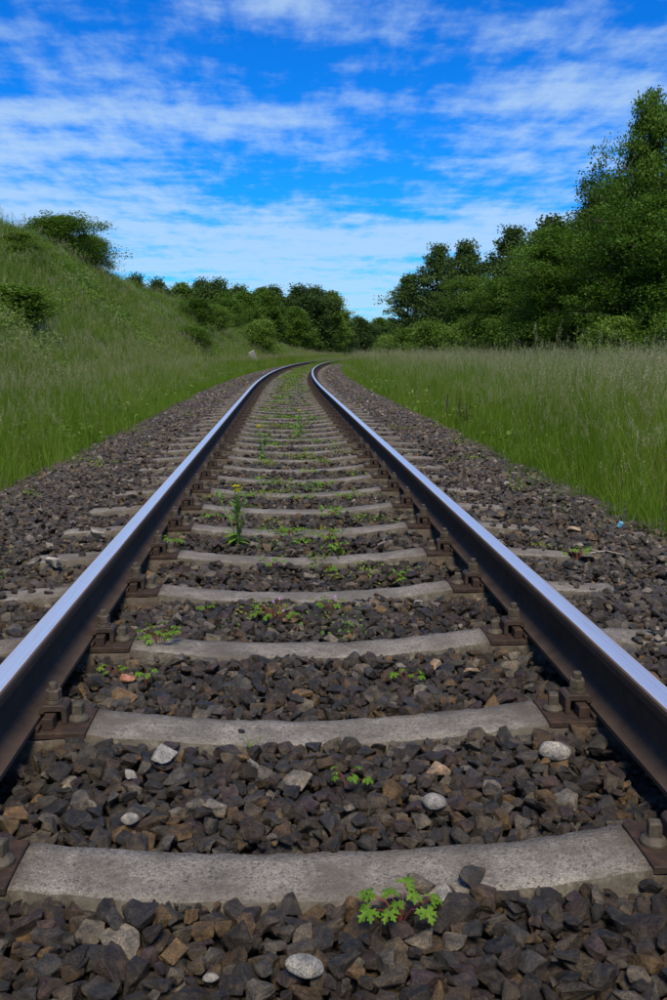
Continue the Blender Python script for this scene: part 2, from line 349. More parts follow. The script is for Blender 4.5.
M_blade2 = leafm('bank_grass_blade', [(0, (.062, .130, .012)), (.35, (.095, .172, .020)), (.65, (.130, .200, .034)), (.9, (.17, .21, .060)), (1, (.22, .20, .10))], .4, .5, True, (.3, .3))
M_seed = leafm('grass_seedhead', [(0, (.19, .19, .105)), (.5, (.28, .27, .16)), (1, (.40, .37, .26))], .35, .7)
M_herb = leafm('herb_leaf', [(0, (.085, .190, .018)), (.5, (.125, .250, .025)), (.85, (.190, .300, .035)), (1, (.23, .20, .05))], .4, .45)
M_herb2 = leafm('herb_leaf_deep', [(0, (.09, .165, .045)), (.5, (.13, .21, .060)), (1, (.17, .25, .075))], .35, .45)
M_redstem = leafm('red_stem', [(0, (.16, .03, .03)), (1, (.22, .09, .05))], .1)
M_greenstem = leafm('green_stem', [(0, (.07, .14, .04)), (1, (.11, .19, .05))], .1)
M_yellow = leafm('yellow_petal', [(0, (.80, .62, .02)), (1, (.85, .70, .03))], .3)
M_purple = leafm('purple_petal', [(0, (.48, .20, .62)), (1, (.60, .30, .66))], .3)
M_pink = leafm('pink_petal', [(0, (.75, .45, .55)), (1, (.8, .55, .62))], .3)
M_moss = leafm('stonecrop', [(0, (.075, .11, .020)), (.5, (.12, .17, .030)), (1, (.19, .15, .045))], .2)
M_leafA = leafm('tree_leaf_green', [(0, (.030, .072, .008)), (.4, (.050, .108, .011)), (.75, (.076, .145, .016)), (1, (.110, .185, .024))], .3, .45, True, (.25, .2), .14)
M_leafB = leafm('tree_leaf_dark', [(0, (.032, .062, .015)), (.4, (.048, .086, .020)), (.75, (.066, .110, .028)), (1, (.090, .140, .036))], .28, .5, True, (.25, .2), .14)
M_leafD = leafm('tree_leaf_fresh', [(0, (.050, .100, .012)), (.4, (.075, .140, .018)), (.75, (.105, .180, .026)), (1, (.14, .22, .04))], .35, .5, True, (.3, .2), .14)
M_leafC = leafm('shrub_leaf_bright', [(0, (.070, .125, .018)), (.4, (.105, .180, .026)), (.75, (.150, .240, .040)), (1, (.20, .28, .06))], .35, .5, True, (.5, .2), .14)
def simple(name, c, rough=.7, scale=8, var=.35, coord='Object', b=.01):
    m, nt, bs, L = mat(name); n = noise_n(nt, scale, 6, .7, coord)
    r = ramp(nt, [(.3, tuple(x*(1-var) for x in c)), (.7, tuple(x*(1+var) for x in c))]); L(n.outputs[0], r.inputs[0]); L(r.outputs[0], bs.inputs['Base Color'])
    bs.inputs['Roughness'].default_value = rough; bump(nt, n.outputs[0], bs, b, .6); return m
M_bark = simple('bark', (.075, .062, .048), .9, 6, .5, b=.03)
M_soil = simple('turf_soil', (.055, .062, .026), .95, 1.5, .5, b=.05)
M_bed = simple('ballast_fines', (.034, .028, .024), .95, 40, .5, b=.01)
M_dock = simple('dry_dock', (.045, .028, .022), .9, 60, .4)
M_blue = simple('blue_plastic', (.16, .42, .60), .4, 30, .1)
M_twig = simple('bleached_twig', (.42, .38, .32), .8, 60, .2)
M_white = simple('weathered_white_paint', (.30, .30, .29), .7, 12, .2)
M_hillm = simple('bank_turf', (.055, .070, .024), .95, 1.2, .5, b=.05)

# ------------------------------------------------------------------ ground, bank, ballast bed
def grid_mesh(name, S, T, zf, mats, st=True):
    ss, tt = np.meshgrid(S, T, indexing='ij'); z = zf(ss, tt)
    V = (P(ss, tt, 0) if st else np.stack([ss, tt, ss*0], -1)); V[..., 2] = z
    ns, nt_ = len(S), len(T); i = np.arange(ns*nt_).reshape(ns, nt_)
    F = np.stack([i[:-1, :-1], i[:-1, 1:], i[1:, 1:], i[1:, :-1]], -1).reshape(-1, 4)
    me = fast_mesh(name, V.reshape(-1, 3), F, mats, None, True)
    if me.polygons and me.polygons[0].normal.z < 0: me.flip_normals()
    return me
gx = np.concatenate([-np.geomspace(1500, 20, 16), np.arange(-18, 60, 1.5), np.geomspace(62, 1500, 16)])
gy = np.concatenate([-np.geomspace(600, 6, 12), np.arange(-5, 130, 1.5), np.geomspace(132, 2500, 18)])
def gzf(x, y):
    s, t = ST(x, y); a = np.abs(t); return -.18+.05*smooth((a-2.2)/1.2)+.03*vnoise(x, y, .4)*smooth((a-4)/3)
tag(link('ground', grid_mesh('ground', gx, gy, gzf, [M_soil], False)), 'grassy lineside ground reaching to the woods', kind='structure')
tag(link('grassy_embankment', grid_mesh('grassy_embankment', np.arange(-8, 151, .8), -np.concatenate([np.arange(3.5, 12, .4), np.arange(12, 60, 4)]),
    lambda s, t: bank_z(s, t)-.06*(t > -3.8)*1.0, [M_hillm])), 'steep grass-covered bank rising left of the railway', kind='structure')
bed = tag(link('ballast_bed', grid_mesh('ballast_bed', np.concatenate([np.arange(-1, 12, .1), np.arange(12, 130, .5)]), np.linspace(-2.35, 2.35, 60),
    lambda s, t: bed_level(t)-.055+.006*vnoise(s, t, 9), [M_bed])), 'bed of dark crushed-stone ballast under the track', kind='structure')

# ------------------------------------------------------------------ rails
def rail_profiles():
    half_low = [(0.0560, 0), (0.0560, .011), (.040, .0155), (.022, .024), (.011, .034), (.008, .048), (.0078, .098), (.010, .110), (.0165, .1165)]
    low = [(-x, z) for x, z in half_low] + [(x, z) for x, z in reversed(half_low)]
    hh = [(.0165, .1166), (.0325, .1215), (.0335, .1265), (.0335, .1420), (.0315, .1500), (.0265, .1532), (.016, .1543), (0, .1548)]
    head = [(-x, z) for x, z in hh] + [(x, z) for x, z in reversed(hh[:-1])]
    return low, head
LOWP, HEADP = rail_profiles(); RZ = .020
RS = np.concatenate([np.arange(-1.5, 18, .75), np.arange(18, 140, 1.0)])
def sweep(name, prof, tc_, mats, S=RS, uvmat=None):
    V = []; F = []; MI = []; n = len(prof)
    for s in S:
        for x, z in prof: V.append(P(s, tc_+x, RZ+z))
    for i in range(len(S)-1):
        for k in range(n-1):
            F.append((i*n+k, i*n+k+1, (i+1)*n+k+1, (i+1)*n+k))
            zz = (prof[k][1]+prof[k+1][1])/2; MI.append(1 if (len(mats) > 1 and zz > .149) else 0)
        if n > 4: F.append((i*n+n-1, i*n, (i+1)*n, (i+1)*n+n-1)); MI.append(0)
    me = mesh(name, V, F, mats, False, MI)
    uv = me.uv_layers.new(name='UVMap')
    vi = np.zeros(len(me.loops), np.int32); me.loops.foreach_get('vertex_index', vi)
    xs = np.array([p[0] for p in prof]); u = (xs[vi % n]/.067+.5); v = S[vi//n]
    uv.data.foreach_set('uv', np.stack([u, v], -1).astype(np.float32).ravel())
    return me
for side, lab in ((-1, 'left running rail with a bright polished top reflecting the sky'), (1, 'right running rail with a bright polished top, curving away to the right')):
    r_ = empty('rail', (0, 0, 0)); tag(r_, lab, 'rail', 'running rails of the track')
    link('rail_web', sweep('rail_web', LOWP, side*.751, [M_railside]), r_)
    h = link('rail_head', sweep('rail_head', HEADP, side*.751, [M_railside, M_railtop]), r_)

# ------------------------------------------------------------------ sleepers with K-type fastenings
def sleeper_mesh(seed, stations):
    r = random.Random(seed); sec = [(-.135, -.20), (-.105, -.065), (-.090, -.018), (-.080, -.002), (-.045, .0005), (0, .001), (.045, .0005), (.080, -.002), (.090, -.018), (.105, -.065), (.135, -.20)]
    V = []; F = []; n = len(sec); fine = len(stations) > 30
    ph = r.random()*9
    for x in stations:
        ax = abs(x)
        if ax < .574: z = -.042*(1-(ax/.574)**2)+.003
        elif ax < .93: z = -.010
        else: z = .0-.02*(ax-.93)/.32
        wf = 1+ .10*smooth((ax-.35)/.2) if ax < .95 else 1.08
        for k, (y, zz) in enumerate(sec):
            j = (lambda a: r.uniform(-a, a)) if fine else (lambda a: 0)
            ed = 1.0 if k in (2, 3, 7, 8) else .25
            low = zz if k in (3, 4, 5, 6, 7) else zz*(1.0)
            yy = y*(wf if k in (0, 1, 9, 10) else 1.0)+j(.0022)*ed+.003*math.sin(x*9+ph)
            V.append((x, yy+ed*.0045*noise.noise(Vector((x*14, seed*3+k*.2, 0))), z+low+j(.0018)*ed-ed*.006*max(0, noise.noise(Vector((x*9, seed*5.3, k//4))))) )
    for i in range(len(stations)-1):
        for k in range(n-1): F.append((i*n+k, (i+1)*n+k, (i+1)*n+k+1, i*n+k+1))
    F.append(tuple(range(n))); F.append(tuple((len(stations)-1)*n+k for k in range(n))[::-1])
    me = mesh('concrete_sleeper', V, F, [M_conc], False)
    me.polygons.foreach_set('use_smooth', np.array([True]*(len(F)-2)+[False]*2)); me.update()
    return me
st_hi = sorted(set([round(v, 4) for v in list(np.arange(-1.25, 1.2501, .025))]+[-.5735, -.5745, .5735, .5745, -.9295, -.9305, .9295, .9305]))
st_lo = [-1.25, -.9305, -.9295, -.5745, -.5735, -.4, -.2, 0, .2, .4, .5735, .5745, .9295, .9305, 1.25]
SL_HI = [sleeper_mesh(k, st_hi) for k in range(4)]; SL_LO = [sleeper_mesh(k+9, st_lo) for k in range(2)]

def plate_mb():                       # x measured from rail centre, y along track
    b = MB(); b.box(-.175, .175, -.080, .080, -.010, .006)
    b.box(-.0625, .0625, -.078, .078, .006, .0195)                # packing under the foot
    for sx in (-1, 1):
        x0, x1 = sorted((sx*.0665, sx*.094)); b.box(x0, x1, -.062, -.019, .006, .036); b.box(x0, x1, .019, .062, .006, .036)
    return b
def clip_mb(sx):                      # inverted-U clamp over the rib, toe on the rail foot
    prof = [(.052, .0335), (.052, .049), (.060, .0555), (.112, .0555), (.120, .048), (.120, .0062), (.1065, .0062), (.1065, .0395), (.066, .0395), (.064, .0335)]
    b = MB(); V = []; n = len(prof)
    for y in (-.031, .031):
        for x, z in prof: V.append((sx*x, y, z))
    F = [tuple(range(n)), tuple(range(n, 2*n))[::-1]]+[(k, n+k, n+(k+1) % n, (k+1) % n) for k in range(n)]
    b.add(V, F); return b
def nut_mb(sx):
    b = MB(); c = (sx*.083, 0, .0556)
    b.lathe(c, [(.0215, 0), (.0215, .0035), (.0195, .004), (.0215, .0045), (.0215, .008)], 18)       # spring washer
    b.lathe((c[0], 0, .0637), [(.0185, 0), (.0208, .002), (.0208, .024), (.0185, .027)], 6, 0, .3)
    b.lathe((c[0], 0, .0907), [(.0110, 0), (.0110, .015), (.0092, .0175)], 12)
    return b
def screw_mb(sx):
    b = MB(); c = (sx*.1435, 0, .0061)
    b.lathe(c, [(.0255, 0), (.0260, .006), (.0225, .011), (.0165, .0155), (.0150, .018)], 20)
    b.lathe((c[0], 0, .0240), [(.0175, 0), (.0170, .024), (.0140, .0275)], 4, 0, .6)
    return b
def fin(b, name, m, w=.0012, smooth_=False):
    me = b.mesh(name, [m], smooth_); 
    bm = bmesh.new(); bm.from_mesh(me); bmesh.ops.recalc_face_normals(bm, faces=bm.faces); bm.to_mesh(me); bm.free()
    if w: bevelled(me, w)
    return me
ME_plate = fin(plate_mb(), 'tie_plate', M_plate, .002)
ME_clip = {s: fin(clip_mb(s), 'clip', M_rust, .0018) for s in (-1, 1)}
ME_nut = {s: fin(nut_mb(s), 'nut', M_bolt, .0006) for s in (-1, 1)}
ME_screw = {s: fin(screw_mb(s), 'sleeper_screw', M_bolt, .0008) for s in (-1, 1)}
def joined_fast():
    b = plate_mb()
    for s_ in (-1, 1):
        for f_ in (clip_mb, nut_mb, screw_mb):
            q = f_(s_); b.add(q.v, q.f)
    return fin(b, 'tie_plate', M_rust, 0)
ME_fast_far = joined_fast()
SPC, SY0 = .65, 1.557
SL_S = [SY0+SPC*i for i in range(160) if SY0+SPC*i < 100]
SLAB = ['nearest concrete sleeper, broad and pale, with dark stones lying on its front edge',
 'second concrete sleeper from the front, with a dark stone chip on top',
 'third concrete sleeper from the front, with a purple-flowered weed at its left end',
 'fourth concrete sleeper from the front, low reddish weeds growing behind it',
 'fifth concrete sleeper from the front, the first one in front of the tall yellow-flowered weed',
 'sixth concrete sleeper from the front, just behind the foot of the yellow-flowered weed',
 'seventh concrete sleeper from the front, crossing behind the stem of the yellow-flowered weed',
 'eighth concrete sleeper from the front, level with the yellow flower top']
SLAB += [w+' concrete sleeper from the front, beyond the yellow-flowered weed' for w in ('ninth', 'tenth', 'eleventh', 'twelfth', 'thirteenth', 'fourteenth', 'fifteenth', 'sixteenth')]
for i, s in enumerate(SL_S):
    me = SL_HI[i % 4] if i < 24 else SL_LO[i % 2]
    o = link('concrete_sleeper', me); p = P(s, 0); o.location = (p[0], p[1], rnd.uniform(-.003, .003)*(i > 1))
    o.rotation_euler = (0, 0, heading(s)+rnd.uniform(-.006, .006)*(i > 1)+(math.pi if (i % 3 == 1) else 0))
    tag(o, SLAB[i] if i < len(SLAB) else 'weathered concrete sleeper farther along the track, one of a long even row', 'sleeper', 'concrete sleepers under the rails')
    for sx in (-1, 1):
        if i < 12:
            pl = link('tie_plate', ME_plate, o); pl.location = (sx*.751, 0, 0)
            for q in (-1, 1):
                for nm, d in (('clip', ME_clip), ('nut', ME_nut), ('sleeper_screw', ME_screw)):
                    c = link(nm, d[q], pl)
                    if nm == 'clip': c.location = (0, rnd.uniform(-.003, .003), 0)
        else:
            pl = link('tie_plate', ME_fast_far, o); pl.location = (sx*.751, 0, 0)

# ------------------------------------------------------------------ ballast stones
def stone_mesh(seed, name='stone', m=None, rounded=False):
    r = np.random.default_rng(seed); bm = bmesh.new()
    n = r.integers(11, 18)
    d = r.normal(size=(n, 3)); d /= np.linalg.norm(d, axis=1)[:, None]
    d = np.sign(d)*np.abs(d)**(.62)                        # boxier
    d *= r.uniform(.8, 1.08, (n, 1))
    ax = np.array([1.0, r.uniform(.62, .9), r.uniform(.42, .72)]); d *= ax
    if rounded:
        bmesh.ops.create_icosphere(bm, subdivisions=3, radius=1)
        for v in bm.verts: v.co = Vector([v.co[k]*ax[k] for k in range(3)])*(1+.16*noise.noise(v.co*1.2+Vector((seed, 0, 0))))
    else:
        for p in d: bm.verts.new(p)
        h = bmesh.ops.convex_hull(bm, input=bm.verts[:])
        bmesh.ops.delete(bm, geom=list({g for g in h['geom_interior']+h['geom_unused'] if isinstance(g, bmesh.types.BMVert)}), context='VERTS')
        bmesh.ops.dissolve_limit(bm, angle_limit=R(16), verts=bm.verts[:], edges=bm.edges[:])
        es = [e for e in bm.edges if e.is_manifold]
        bmesh.ops.bevel(bm, geom=es, offset=.045, segments=1, affect='EDGES', profile=.5, clamp_overlap=True)
        bmesh.ops.triangulate(bm, faces=bm.faces[:])
        bmesh.ops.subdivide_edges(bm, edges=[e for e in bm.edges if e.calc_length() > .35], cuts=1)
        bmesh.ops.triangulate(bm, faces=bm.faces[:])
        for v in bm.verts: v.co += Vector((noise.noise(v.co*2.1+Vector((seed*3.1, 0, 0))), noise.noise(v.co*2.1+Vector((0, seed*1.7, 5))), noise.noise(v.co*2.3+Vector((3, 0, seed)))))*.085
    me = bpy.data.meshes.new(name); bm.to_mesh(me); bm.free()
    me.materials.append(m or M_stone)
    me.polygons.foreach_set('use_smooth', np.full(len(me.polygons), rounded)); me.update(); return me
NST = 28
STONES = [stone_mesh(100+k) for k in range(NST)]
STONES_OUT = []
for k in range(NST):
    c = STONES[k].copy(); c.materials.clear(); c.materials.append(M_stone_out); STONES_OUT.append(c)
PEB = [stone_mesh(300+k, 'pebble', M_pale, True) for k in range(4)]

# drop stones one by one on a height map between the sleepers
RES = .007; SMIN, SMAX, TM = .75, 7.6, 2.25
hs_ = np.arange(SMIN, SMAX, RES); ht_ = np.arange(-TM, TM, RES)
HM = np.broadcast_to(bed_level(ht_)-.075, (len(hs_), len(ht_))).copy()
LV = bed_level(ht_)[None, :]+np.interp(hs_, [0, 3.0, 5], [.017, .014, .008])[:, None]*np.interp(np.abs(ht_), [0, .9, 1.2], [1, .8, .3])[None, :]+.012*vnoise(hs_[:, None], ht_[None, :]*1.0, 6)+0*HM
BLOCK = np.zeros_like(HM, bool)
for s in SL_S[:12]:
    a = (np.abs(hs_-s) < .080)
    BLOCK[np.ix_(a, np.abs(ht_) < 1.25)] = True
RAILB = (np.abs(np.abs(ht_)-.751) < .066)
placed = []
def try_stones(n, rmin, rmax, sl, sh, lift=.0):
    S = rng.uniform(sl, sh, n); T = rng.uniform(-TM+.05, TM-.05, n); Rr = rmin+(rmax-rmin)*rng.random(n)**1.6
    K = rng.integers(0, NST, n); Z = rng.uniform(0, 6.283, n); TX = rng.normal(0, .35, n); TY = rng.normal(0, .35, n)
    for k in range(n):
        r = Rr[k]; i0 = int((S[k]-SMIN)/RES); j0 = int((T[k]+TM)/RES); w = max(1, int(r*.62/RES)); W = int(r*.85/RES)+1
        if i0-W < 0 or j0-W < 0 or i0+W+1 > len(hs_) or j0+W+1 > len(ht_): continue
        onsl = False
        if BLOCK[i0, j0] or BLOCK[max(i0-w, 0), j0] or BLOCK[min(i0+w, len(hs_)-1), j0]:
            onsl = True
            if abs(T[k]) > 1.0 and rng.random() < .10 and r < .026: pass      # sleeper ends are partly buried
            else: continue
        if RAILB[j0-w:j0+w+1].any(): 
            if r > .024 or onsl: continue
        h = HM[i0-w:i0+w+1, j0-w:j0+w+1]; m_ = float(h.mean())
        if onsl: m_ = max(m_, -.01)
        lim = LV[i0, j0]+lift
        if not onsl and m_ > lim-.3*r: continue
        zc = m_+.34*r
        if RAILB[j0-w:j0+w+1].any(): zc = min(zc, -.03)
        placed.append((S[k], T[k], zc, r, K[k], TX[k], TY[k], Z[k]))
        g = HM[i0-W:i0+W+1, j0-W:j0+W+1]; q = np.arange(-W, W+1)*RES/(r*.9); rr = q[:, None]**2+q[None, :]**2
        cap = np.where(rr < 1, zc+.55*r*np.sqrt(np.clip(1-rr, 0, 1)), -9)
        np.maximum(g, cap, out=g)
try_stones(12000, .027, .042, SMIN, 3.4)
try_stones(40000, .018, .036, SMIN, 3.4)
try_stones(24000, .008, .017, SMIN, 3.4)
try_stones(34000, .020, .038, 3.3, SMAX)
try_stones(26000, .013, .024, 3.3, SMAX)
PL = np.array(placed)
# how large each stone shows from the photograph's side
dist = np.sqrt(PL[:, 0]**2+PL[:, 1]**2+.9)
cov = np.array([HM[min(int((p[0]-SMIN)/RES), len(hs_)-1), min(int((p[1]+TM)/RES), len(ht_)-1)]-(p[2]+.55*p[3]) for p in PL])
hidden = cov > .006
frame = (PL[:, 0] > 1.20) & (np.abs(PL[:, 1]+.0+.0) < .37*(PL[:, 0]+.15)+.02)
score = PL[:, 3]/dist*np.where(hidden, .3, 1)*np.where(frame, 1, .05)
order = np.argsort(-score); NP = 286
main = order[:NP]; rest = order[NP:]
for k in main:
    s, t, z, r, ki, a, b, c = PL[k]; o = link('stone', STONES[int(ki)], bed); o.location = P(s, t, z); o.scale = (r, r, r); o.rotation_euler = (a, b, c)
rest = PL[rest]
# farther along: plain jittered layers
def layer(s0, s1, sp, rm, rM, dz, prob=1.0):
    S, T = np.meshgrid(np.arange(s0, s1, sp), np.arange(-2.2, 2.2, sp), indexing='ij'); n = S.size
    S = S.ravel()+rng.uniform(-.6, .6, n)*sp; T = T.ravel()+rng.uniform(-.6, .6, n)*sp; r = rng.uniform(rm, rM, n)
    ph = (S-SY0+SPC/2) % SPC-SPC/2
    ok = ((np.abs(ph) > .075+.7*r) | (np.abs(T) > 1.26-.3*rng.random(n))) & (rng.random(n) < prob) & ((np.abs(np.abs(T)-.751) > .07+r*.5))
    Z = bed_level(T)+dz+rng.uniform(-.008, .010, n)
    A = np.stack([S, T, Z, r, rng.integers(0, NST, n), rng.normal(0, .4, n), rng.normal(0, .4, n), rng.uniform(0, 6.28, n)], -1)
    return A[ok]
LAY = [layer(7.5, 16, .052, .026, .040, -.032), layer(7.5, 16, .060, .022, .040, -.012, .75), layer(16, 40, .065, .030, .046, -.022), layer(16, 40, .095, .028, .048, -.006, .8), layer(40, 105, .12, .05, .08, -.03)]
ALL = np.concatenate([rest]+LAY)
pos = P(ALL[:, 0], ALL[:, 1], 0); pos[:, 2] = ALL[:, 2]
shoulder = np.abs(ALL[:, 1]) > .80
outk = (rng.random(len(ALL)) < np.interp(np.abs(ALL[:, 1]), [.8, 1.15, 1.6], [0, .55, .9]))
outk |= rng.random(len(ALL)) < np.interp(ALL[:, 0], [1.5, 6, 20], [.05, .18, .35])
ix = ALL[:, 4].astype(int)+np.where(outk, NST, 0)
tag(scatter('ballast_stones', pos, ALL[:, [5, 6, 7]], np.repeat(ALL[:, 3:4], 3, 1), ix, STONES+STONES_OUT, bed), 'loose crushed stones filling the track bed')

# particular stones that stand out
def hmz(s, t):
    i = int((s-SMIN)/RES); j = int((t+TM)/RES)
    return float(np.percentile(HM[i-3:i+4, j-3:j+4], 70)) if 3 <= i < len(hs_)-4 and 3 <= j < len(ht_)-4 else float(bed_level(t))
def special(name, me, s, t, r, rot, label=None, dz=.25, z=None, flat=1.0):
    o = link(name, me, bed); zz = hmz(s, t) if z is None else z
    o.location = P(s, t, zz+dz*r); o.scale = (r, r, r*flat); o.rotation_euler = rot
    if label: o['label'] = label
    return o
def withm(me, m): c = me.copy(); c.materials.clear(); c.materials.append(m); return c
ST_PALE = [withm(STONES[k], M_pale) for k in (2, 5, 9, 14)]; ST_TAN = [withm(STONES[k], M_tan) for k in (3, 7, 11)]; ST_CLAY = withm(STONES[4], M_clay)
special('pebble', PEB[0], 1.985, .545, .038, (0.05, .1, -.1), 'large smooth white pebble right of centre')
special('pebble', PEB[1], 1.77, .225, .026, (.1, 0, -.35), 'pale grey pebble')
special('pebble', PEB[2], 1.265, -.060, .030, (.1, .2, -.2), 'pale cream pebble at the very front')
special('pebble', PEB[3], 1.265, -.205, .013, (0, 0, .1), 'small white pebble at the very front')
special('stone', ST_PALE[0], 1.985, -.165, .017, (.1, .5, .3), 'small white stone')
special('stone', ST_PALE[1], 1.92, -.435, .023, (.4, .9, 1.1), 'pale upright stone chip')
special('pebble', PEB[1], 1.745, -.405, .019, (0, 0, .2), 'small pale grey pebble')
special('stone', ST_PALE[2], 2.02, -.375, .034, (.3, .1, -.45), 'long pale slab of stone', flat=.6)
special('stone', ST_TAN[0], 1.93, .26, .030, (.1, 0, .2), 'tan stone')
special('stone', ST_TAN[1], 2.56, .47, .027, (0, .1, .5), 'flat tan stone')
special('stone', ST_TAN[2], 2.62, .37, .024, (0, .1, 1.5), 'light tan stone')
special('pebble', PEB[2], 2.28, .13, .016, (0, 0, .5), 'small pale pebble')
special('stone', ST_PALE[3], 3.30, .42, .022, (0, .1, .5), 'pale stone beside the right rail')
special('stone', ST_CLAY, 2.55, -.545, .030, (.05, .1, -.1), 'salmon pink shard of brick', flat=.5)
special('stone', ST_PALE[2], 1.455, .19, .020, (.3, .6, -.6), 'pale grey broken stone beside the front weed')
special('stone', ST_PALE[1], 1.52, .47, .022, (0, .3, .6))
# stones lying on the front edge of the nearest sleeper
special('stone', STONES[6], 1.502, .150, .034, (.2, .1, .2), 'dark stone lying on the nearest sleeper', z=-.036, dz=.36, flat=.65)
special('stone', STONES[10], 1.50, .258, .033, (.05, 0, .1), 'dark flat stone on the edge of the nearest sleeper', z=-.028, dz=.38, flat=.65)
special('stone', STONES[17], 1.46, .265, .036, (.5, .4, .9), 'brown block of stone leaning on the nearest sleeper', z=-.045, dz=.4)
special('stone', STONES[12], 1.43, .205, .044, (.2, -.2, .5), 'large brown stone leaning on the nearest sleeper', z=-.060, dz=.4)
special('stone', STONES[15], 1.42, .54, .040, (.1, 0, .15), z=-.04, dz=.2, flat=.5)
special('stone', STONES[9], 2.20, -.20, .011, (.1, .1, .2), 'small dark stone chip on the second sleeper', z=-.036, dz=.4)
special('stone', STONES[20], 3.46, .28, .017, (.1, .1, .2), 'dark stone on the fourth sleeper', z=-.032, dz=.4)
special('stone', STONES[21], 2.74, -.06, .032, (.3, .2, .4), 'dark stone against the third sleeper', z=-.05, dz=.6)
special('stone', ST_PALE[0], 4.55, -1.03, .045, (.1, .1, .4), 'pale stone outside the left rail', z=0, dz=.3)
special('stone', ST_PALE[3], 3.95, -1.10, .045, (0, .1, .2), 'pinkish pale stone outside the left rail', z=0, dz=.3)
special('stone', ST_TAN[1], 4.55, 1.42, .045, (.1, .1, .2), 'pale tan stone near the right grass edge', z=0, dz=.3)

# ------------------------------------------------------------------ grass
def blade(mb, x, y, h, w, az, lean, segs=4, m=0, twist=0.0):
    V = []; F = []
    d = Vector((math.cos(az), math.sin(az), 0)); sdv = Vector((-math.sin(az+twist), math.cos(az+twist), 0))
    for i in range(segs+1):
        f = i/segs; out = lean*h*f*f; p = Vector((x, y, 0))+d*out+Vector((0, 0, h*(f-.18*lean*f*f*f)))
        ww = w*(1-f**1.6)*.5+.0003
        if i < segs: V += [p-sdv*ww, p+sdv*ww]
        else: V.append(p)
    for i in range(segs-1): F.append((2*i, 2*i+1, 2*i+3, 2*i+2))
    F.append((2*segs-2, 2*segs-1, 2*segs)); mb.add(V, F, m)
def panicle(mb, r, base, d, L, m=1, n=22, sz=.012, spread=.04):
    for i in range(n):
        f = (i+r.random())/n; a = r.uniform(0, 6.28); rad = spread*(1-f)*r.random()+.003
        p = base+d*(L*f)+Vector((math.cos(a)*rad, math.sin(a)*rad, 0))
        ax = (d+Vector((math.cos(a), math.sin(a), 0))*.5).normalized()*sz*r.uniform(.7, 1.4); sv = Vector((-math.sin(a), math.cos(a), 0))*sz*.22
        mb.add([p-sv, p+ax*.5+sv*.2-sv*.6, p+ax, p+sv], [(0, 1, 2, 3)], m)
def clump(seed, n, h0, h1, w, rad, stalks, sh, mats, panL=.14, psz=.012, pn=22, segs=4, lean=.45, spread=.035):
    r = random.Random(seed); mb = MB()
    for i in range(n):
        a = r.uniform(0, 6.28); q = rad*math.sqrt(r.random())
        blade(mb, q*math.cos(a), q*math.sin(a), r.uniform(h0, h1), w*r.uniform(.6, 1.3), r.uniform(0, 6.28), lean*r.random()**1.3, segs, 0, r.uniform(-.9, .9))
    for i in range(stalks):
        a = r.uniform(0, 6.28); q = rad*math.sqrt(r.random()); H = sh*r.uniform(.78, 1.08); az = r.uniform(0, 6.28); ln = r.uniform(.02, .22)
        p0 = Vector((q*math.cos(a), q*math.sin(a), 0)); d = Vector((math.cos(az), math.sin(az), 0)); pts = [p0+d*(ln*H*f*f)+Vector((0, 0, H*f)) for f in (0, .35, .7, 1)]
        mb.tube(pts, [max(.0012, w*.28), max(.001, w*.24), max(.0009, w*.2), .0006], 3, 0, False)
        dr = (pts[3]-pts[2]).normalized(); panicle(mb, r, pts[3]-dr*panL*.55, dr, panL*r.uniform(.7, 1.2), 1, pn, psz, spread)
    return mb.mesh('grass_clump', mats)
G_near = [clump(k, 46, .28, .74, .0060, .13, (4, 7, 9, 5, 1, 8)[k % 6], .92, [M_blade, M_seed], .13, .011, 26) for k in range(8)]
G_far = [clump(40+k, 34, .3, .78, .011, .30, (5, 8, 3, 6)[k % 4], .95, [M_blade, M_seed], .16, .022, 12, 3, .45, .05) for k in range(5)]
G_bank = [clump(60+k, 38, .16, .42, .0085, .24, (3, 0, 4, 0, 1)[k % 5], .52, [M_blade2, M_seed], .15, .018, 18, 3, .7, .045) for k in range(6)]
G_edge = [clump(80+k, 26, .06, .30, .005, .10, 1, .4, [M_blade, M_seed], .08, .010, 12, 3, .9) for k in range(4)]
def leafy_clump(seed, n, h, rad, leaf, mats, up=.5):
    r = np.random.default_rng(seed); 
    c = r.normal(size=(n, 3))*np.array([rad*.5, rad*.5, h*.3])+np.array([0, 0, h*.55]); c[:, 2] = np.clip(c[:, 2], .02, h*1.15)
    return leaves_mesh('leafy_clump', c, leaf, r, mats, up)
def leaves_mesh(name, C, size, r, mats, up=.4, fold=.25, droop=0.0):
    n = len(C); a = r.normal(size=(n, 3)); a[:, 2] = a[:, 2]*.6-droop; a /= np.linalg.norm(a, axis=1)[:, None]
    nrm = r.normal(size=(n, 3)); nrm[:, 2] = np.abs(nrm[:, 2])+up; b = np.cross(nrm, a); b /= np.linalg.norm(b, axis=1)[:, None]+1e-6
    s = size*r.uniform(.6, 1.35, (n, 1)); k = np.cross(a, b)*fold*s*.3
    V = np.stack([C, C+a*s*.45+b*s*.33+k, C+a*s, C+a*s*.45-b*s*.33+k], 1).reshape(-1, 3)
    F = np.arange(4*n).reshape(n, 4)
    return fast_mesh(name, V, F, mats)
LF_bank = [leafy_clump(5+k, 150, .35, .5, .075, [(M_herb2, M_leafC, M_blade2)[k % 3]]) for k in range(5)]

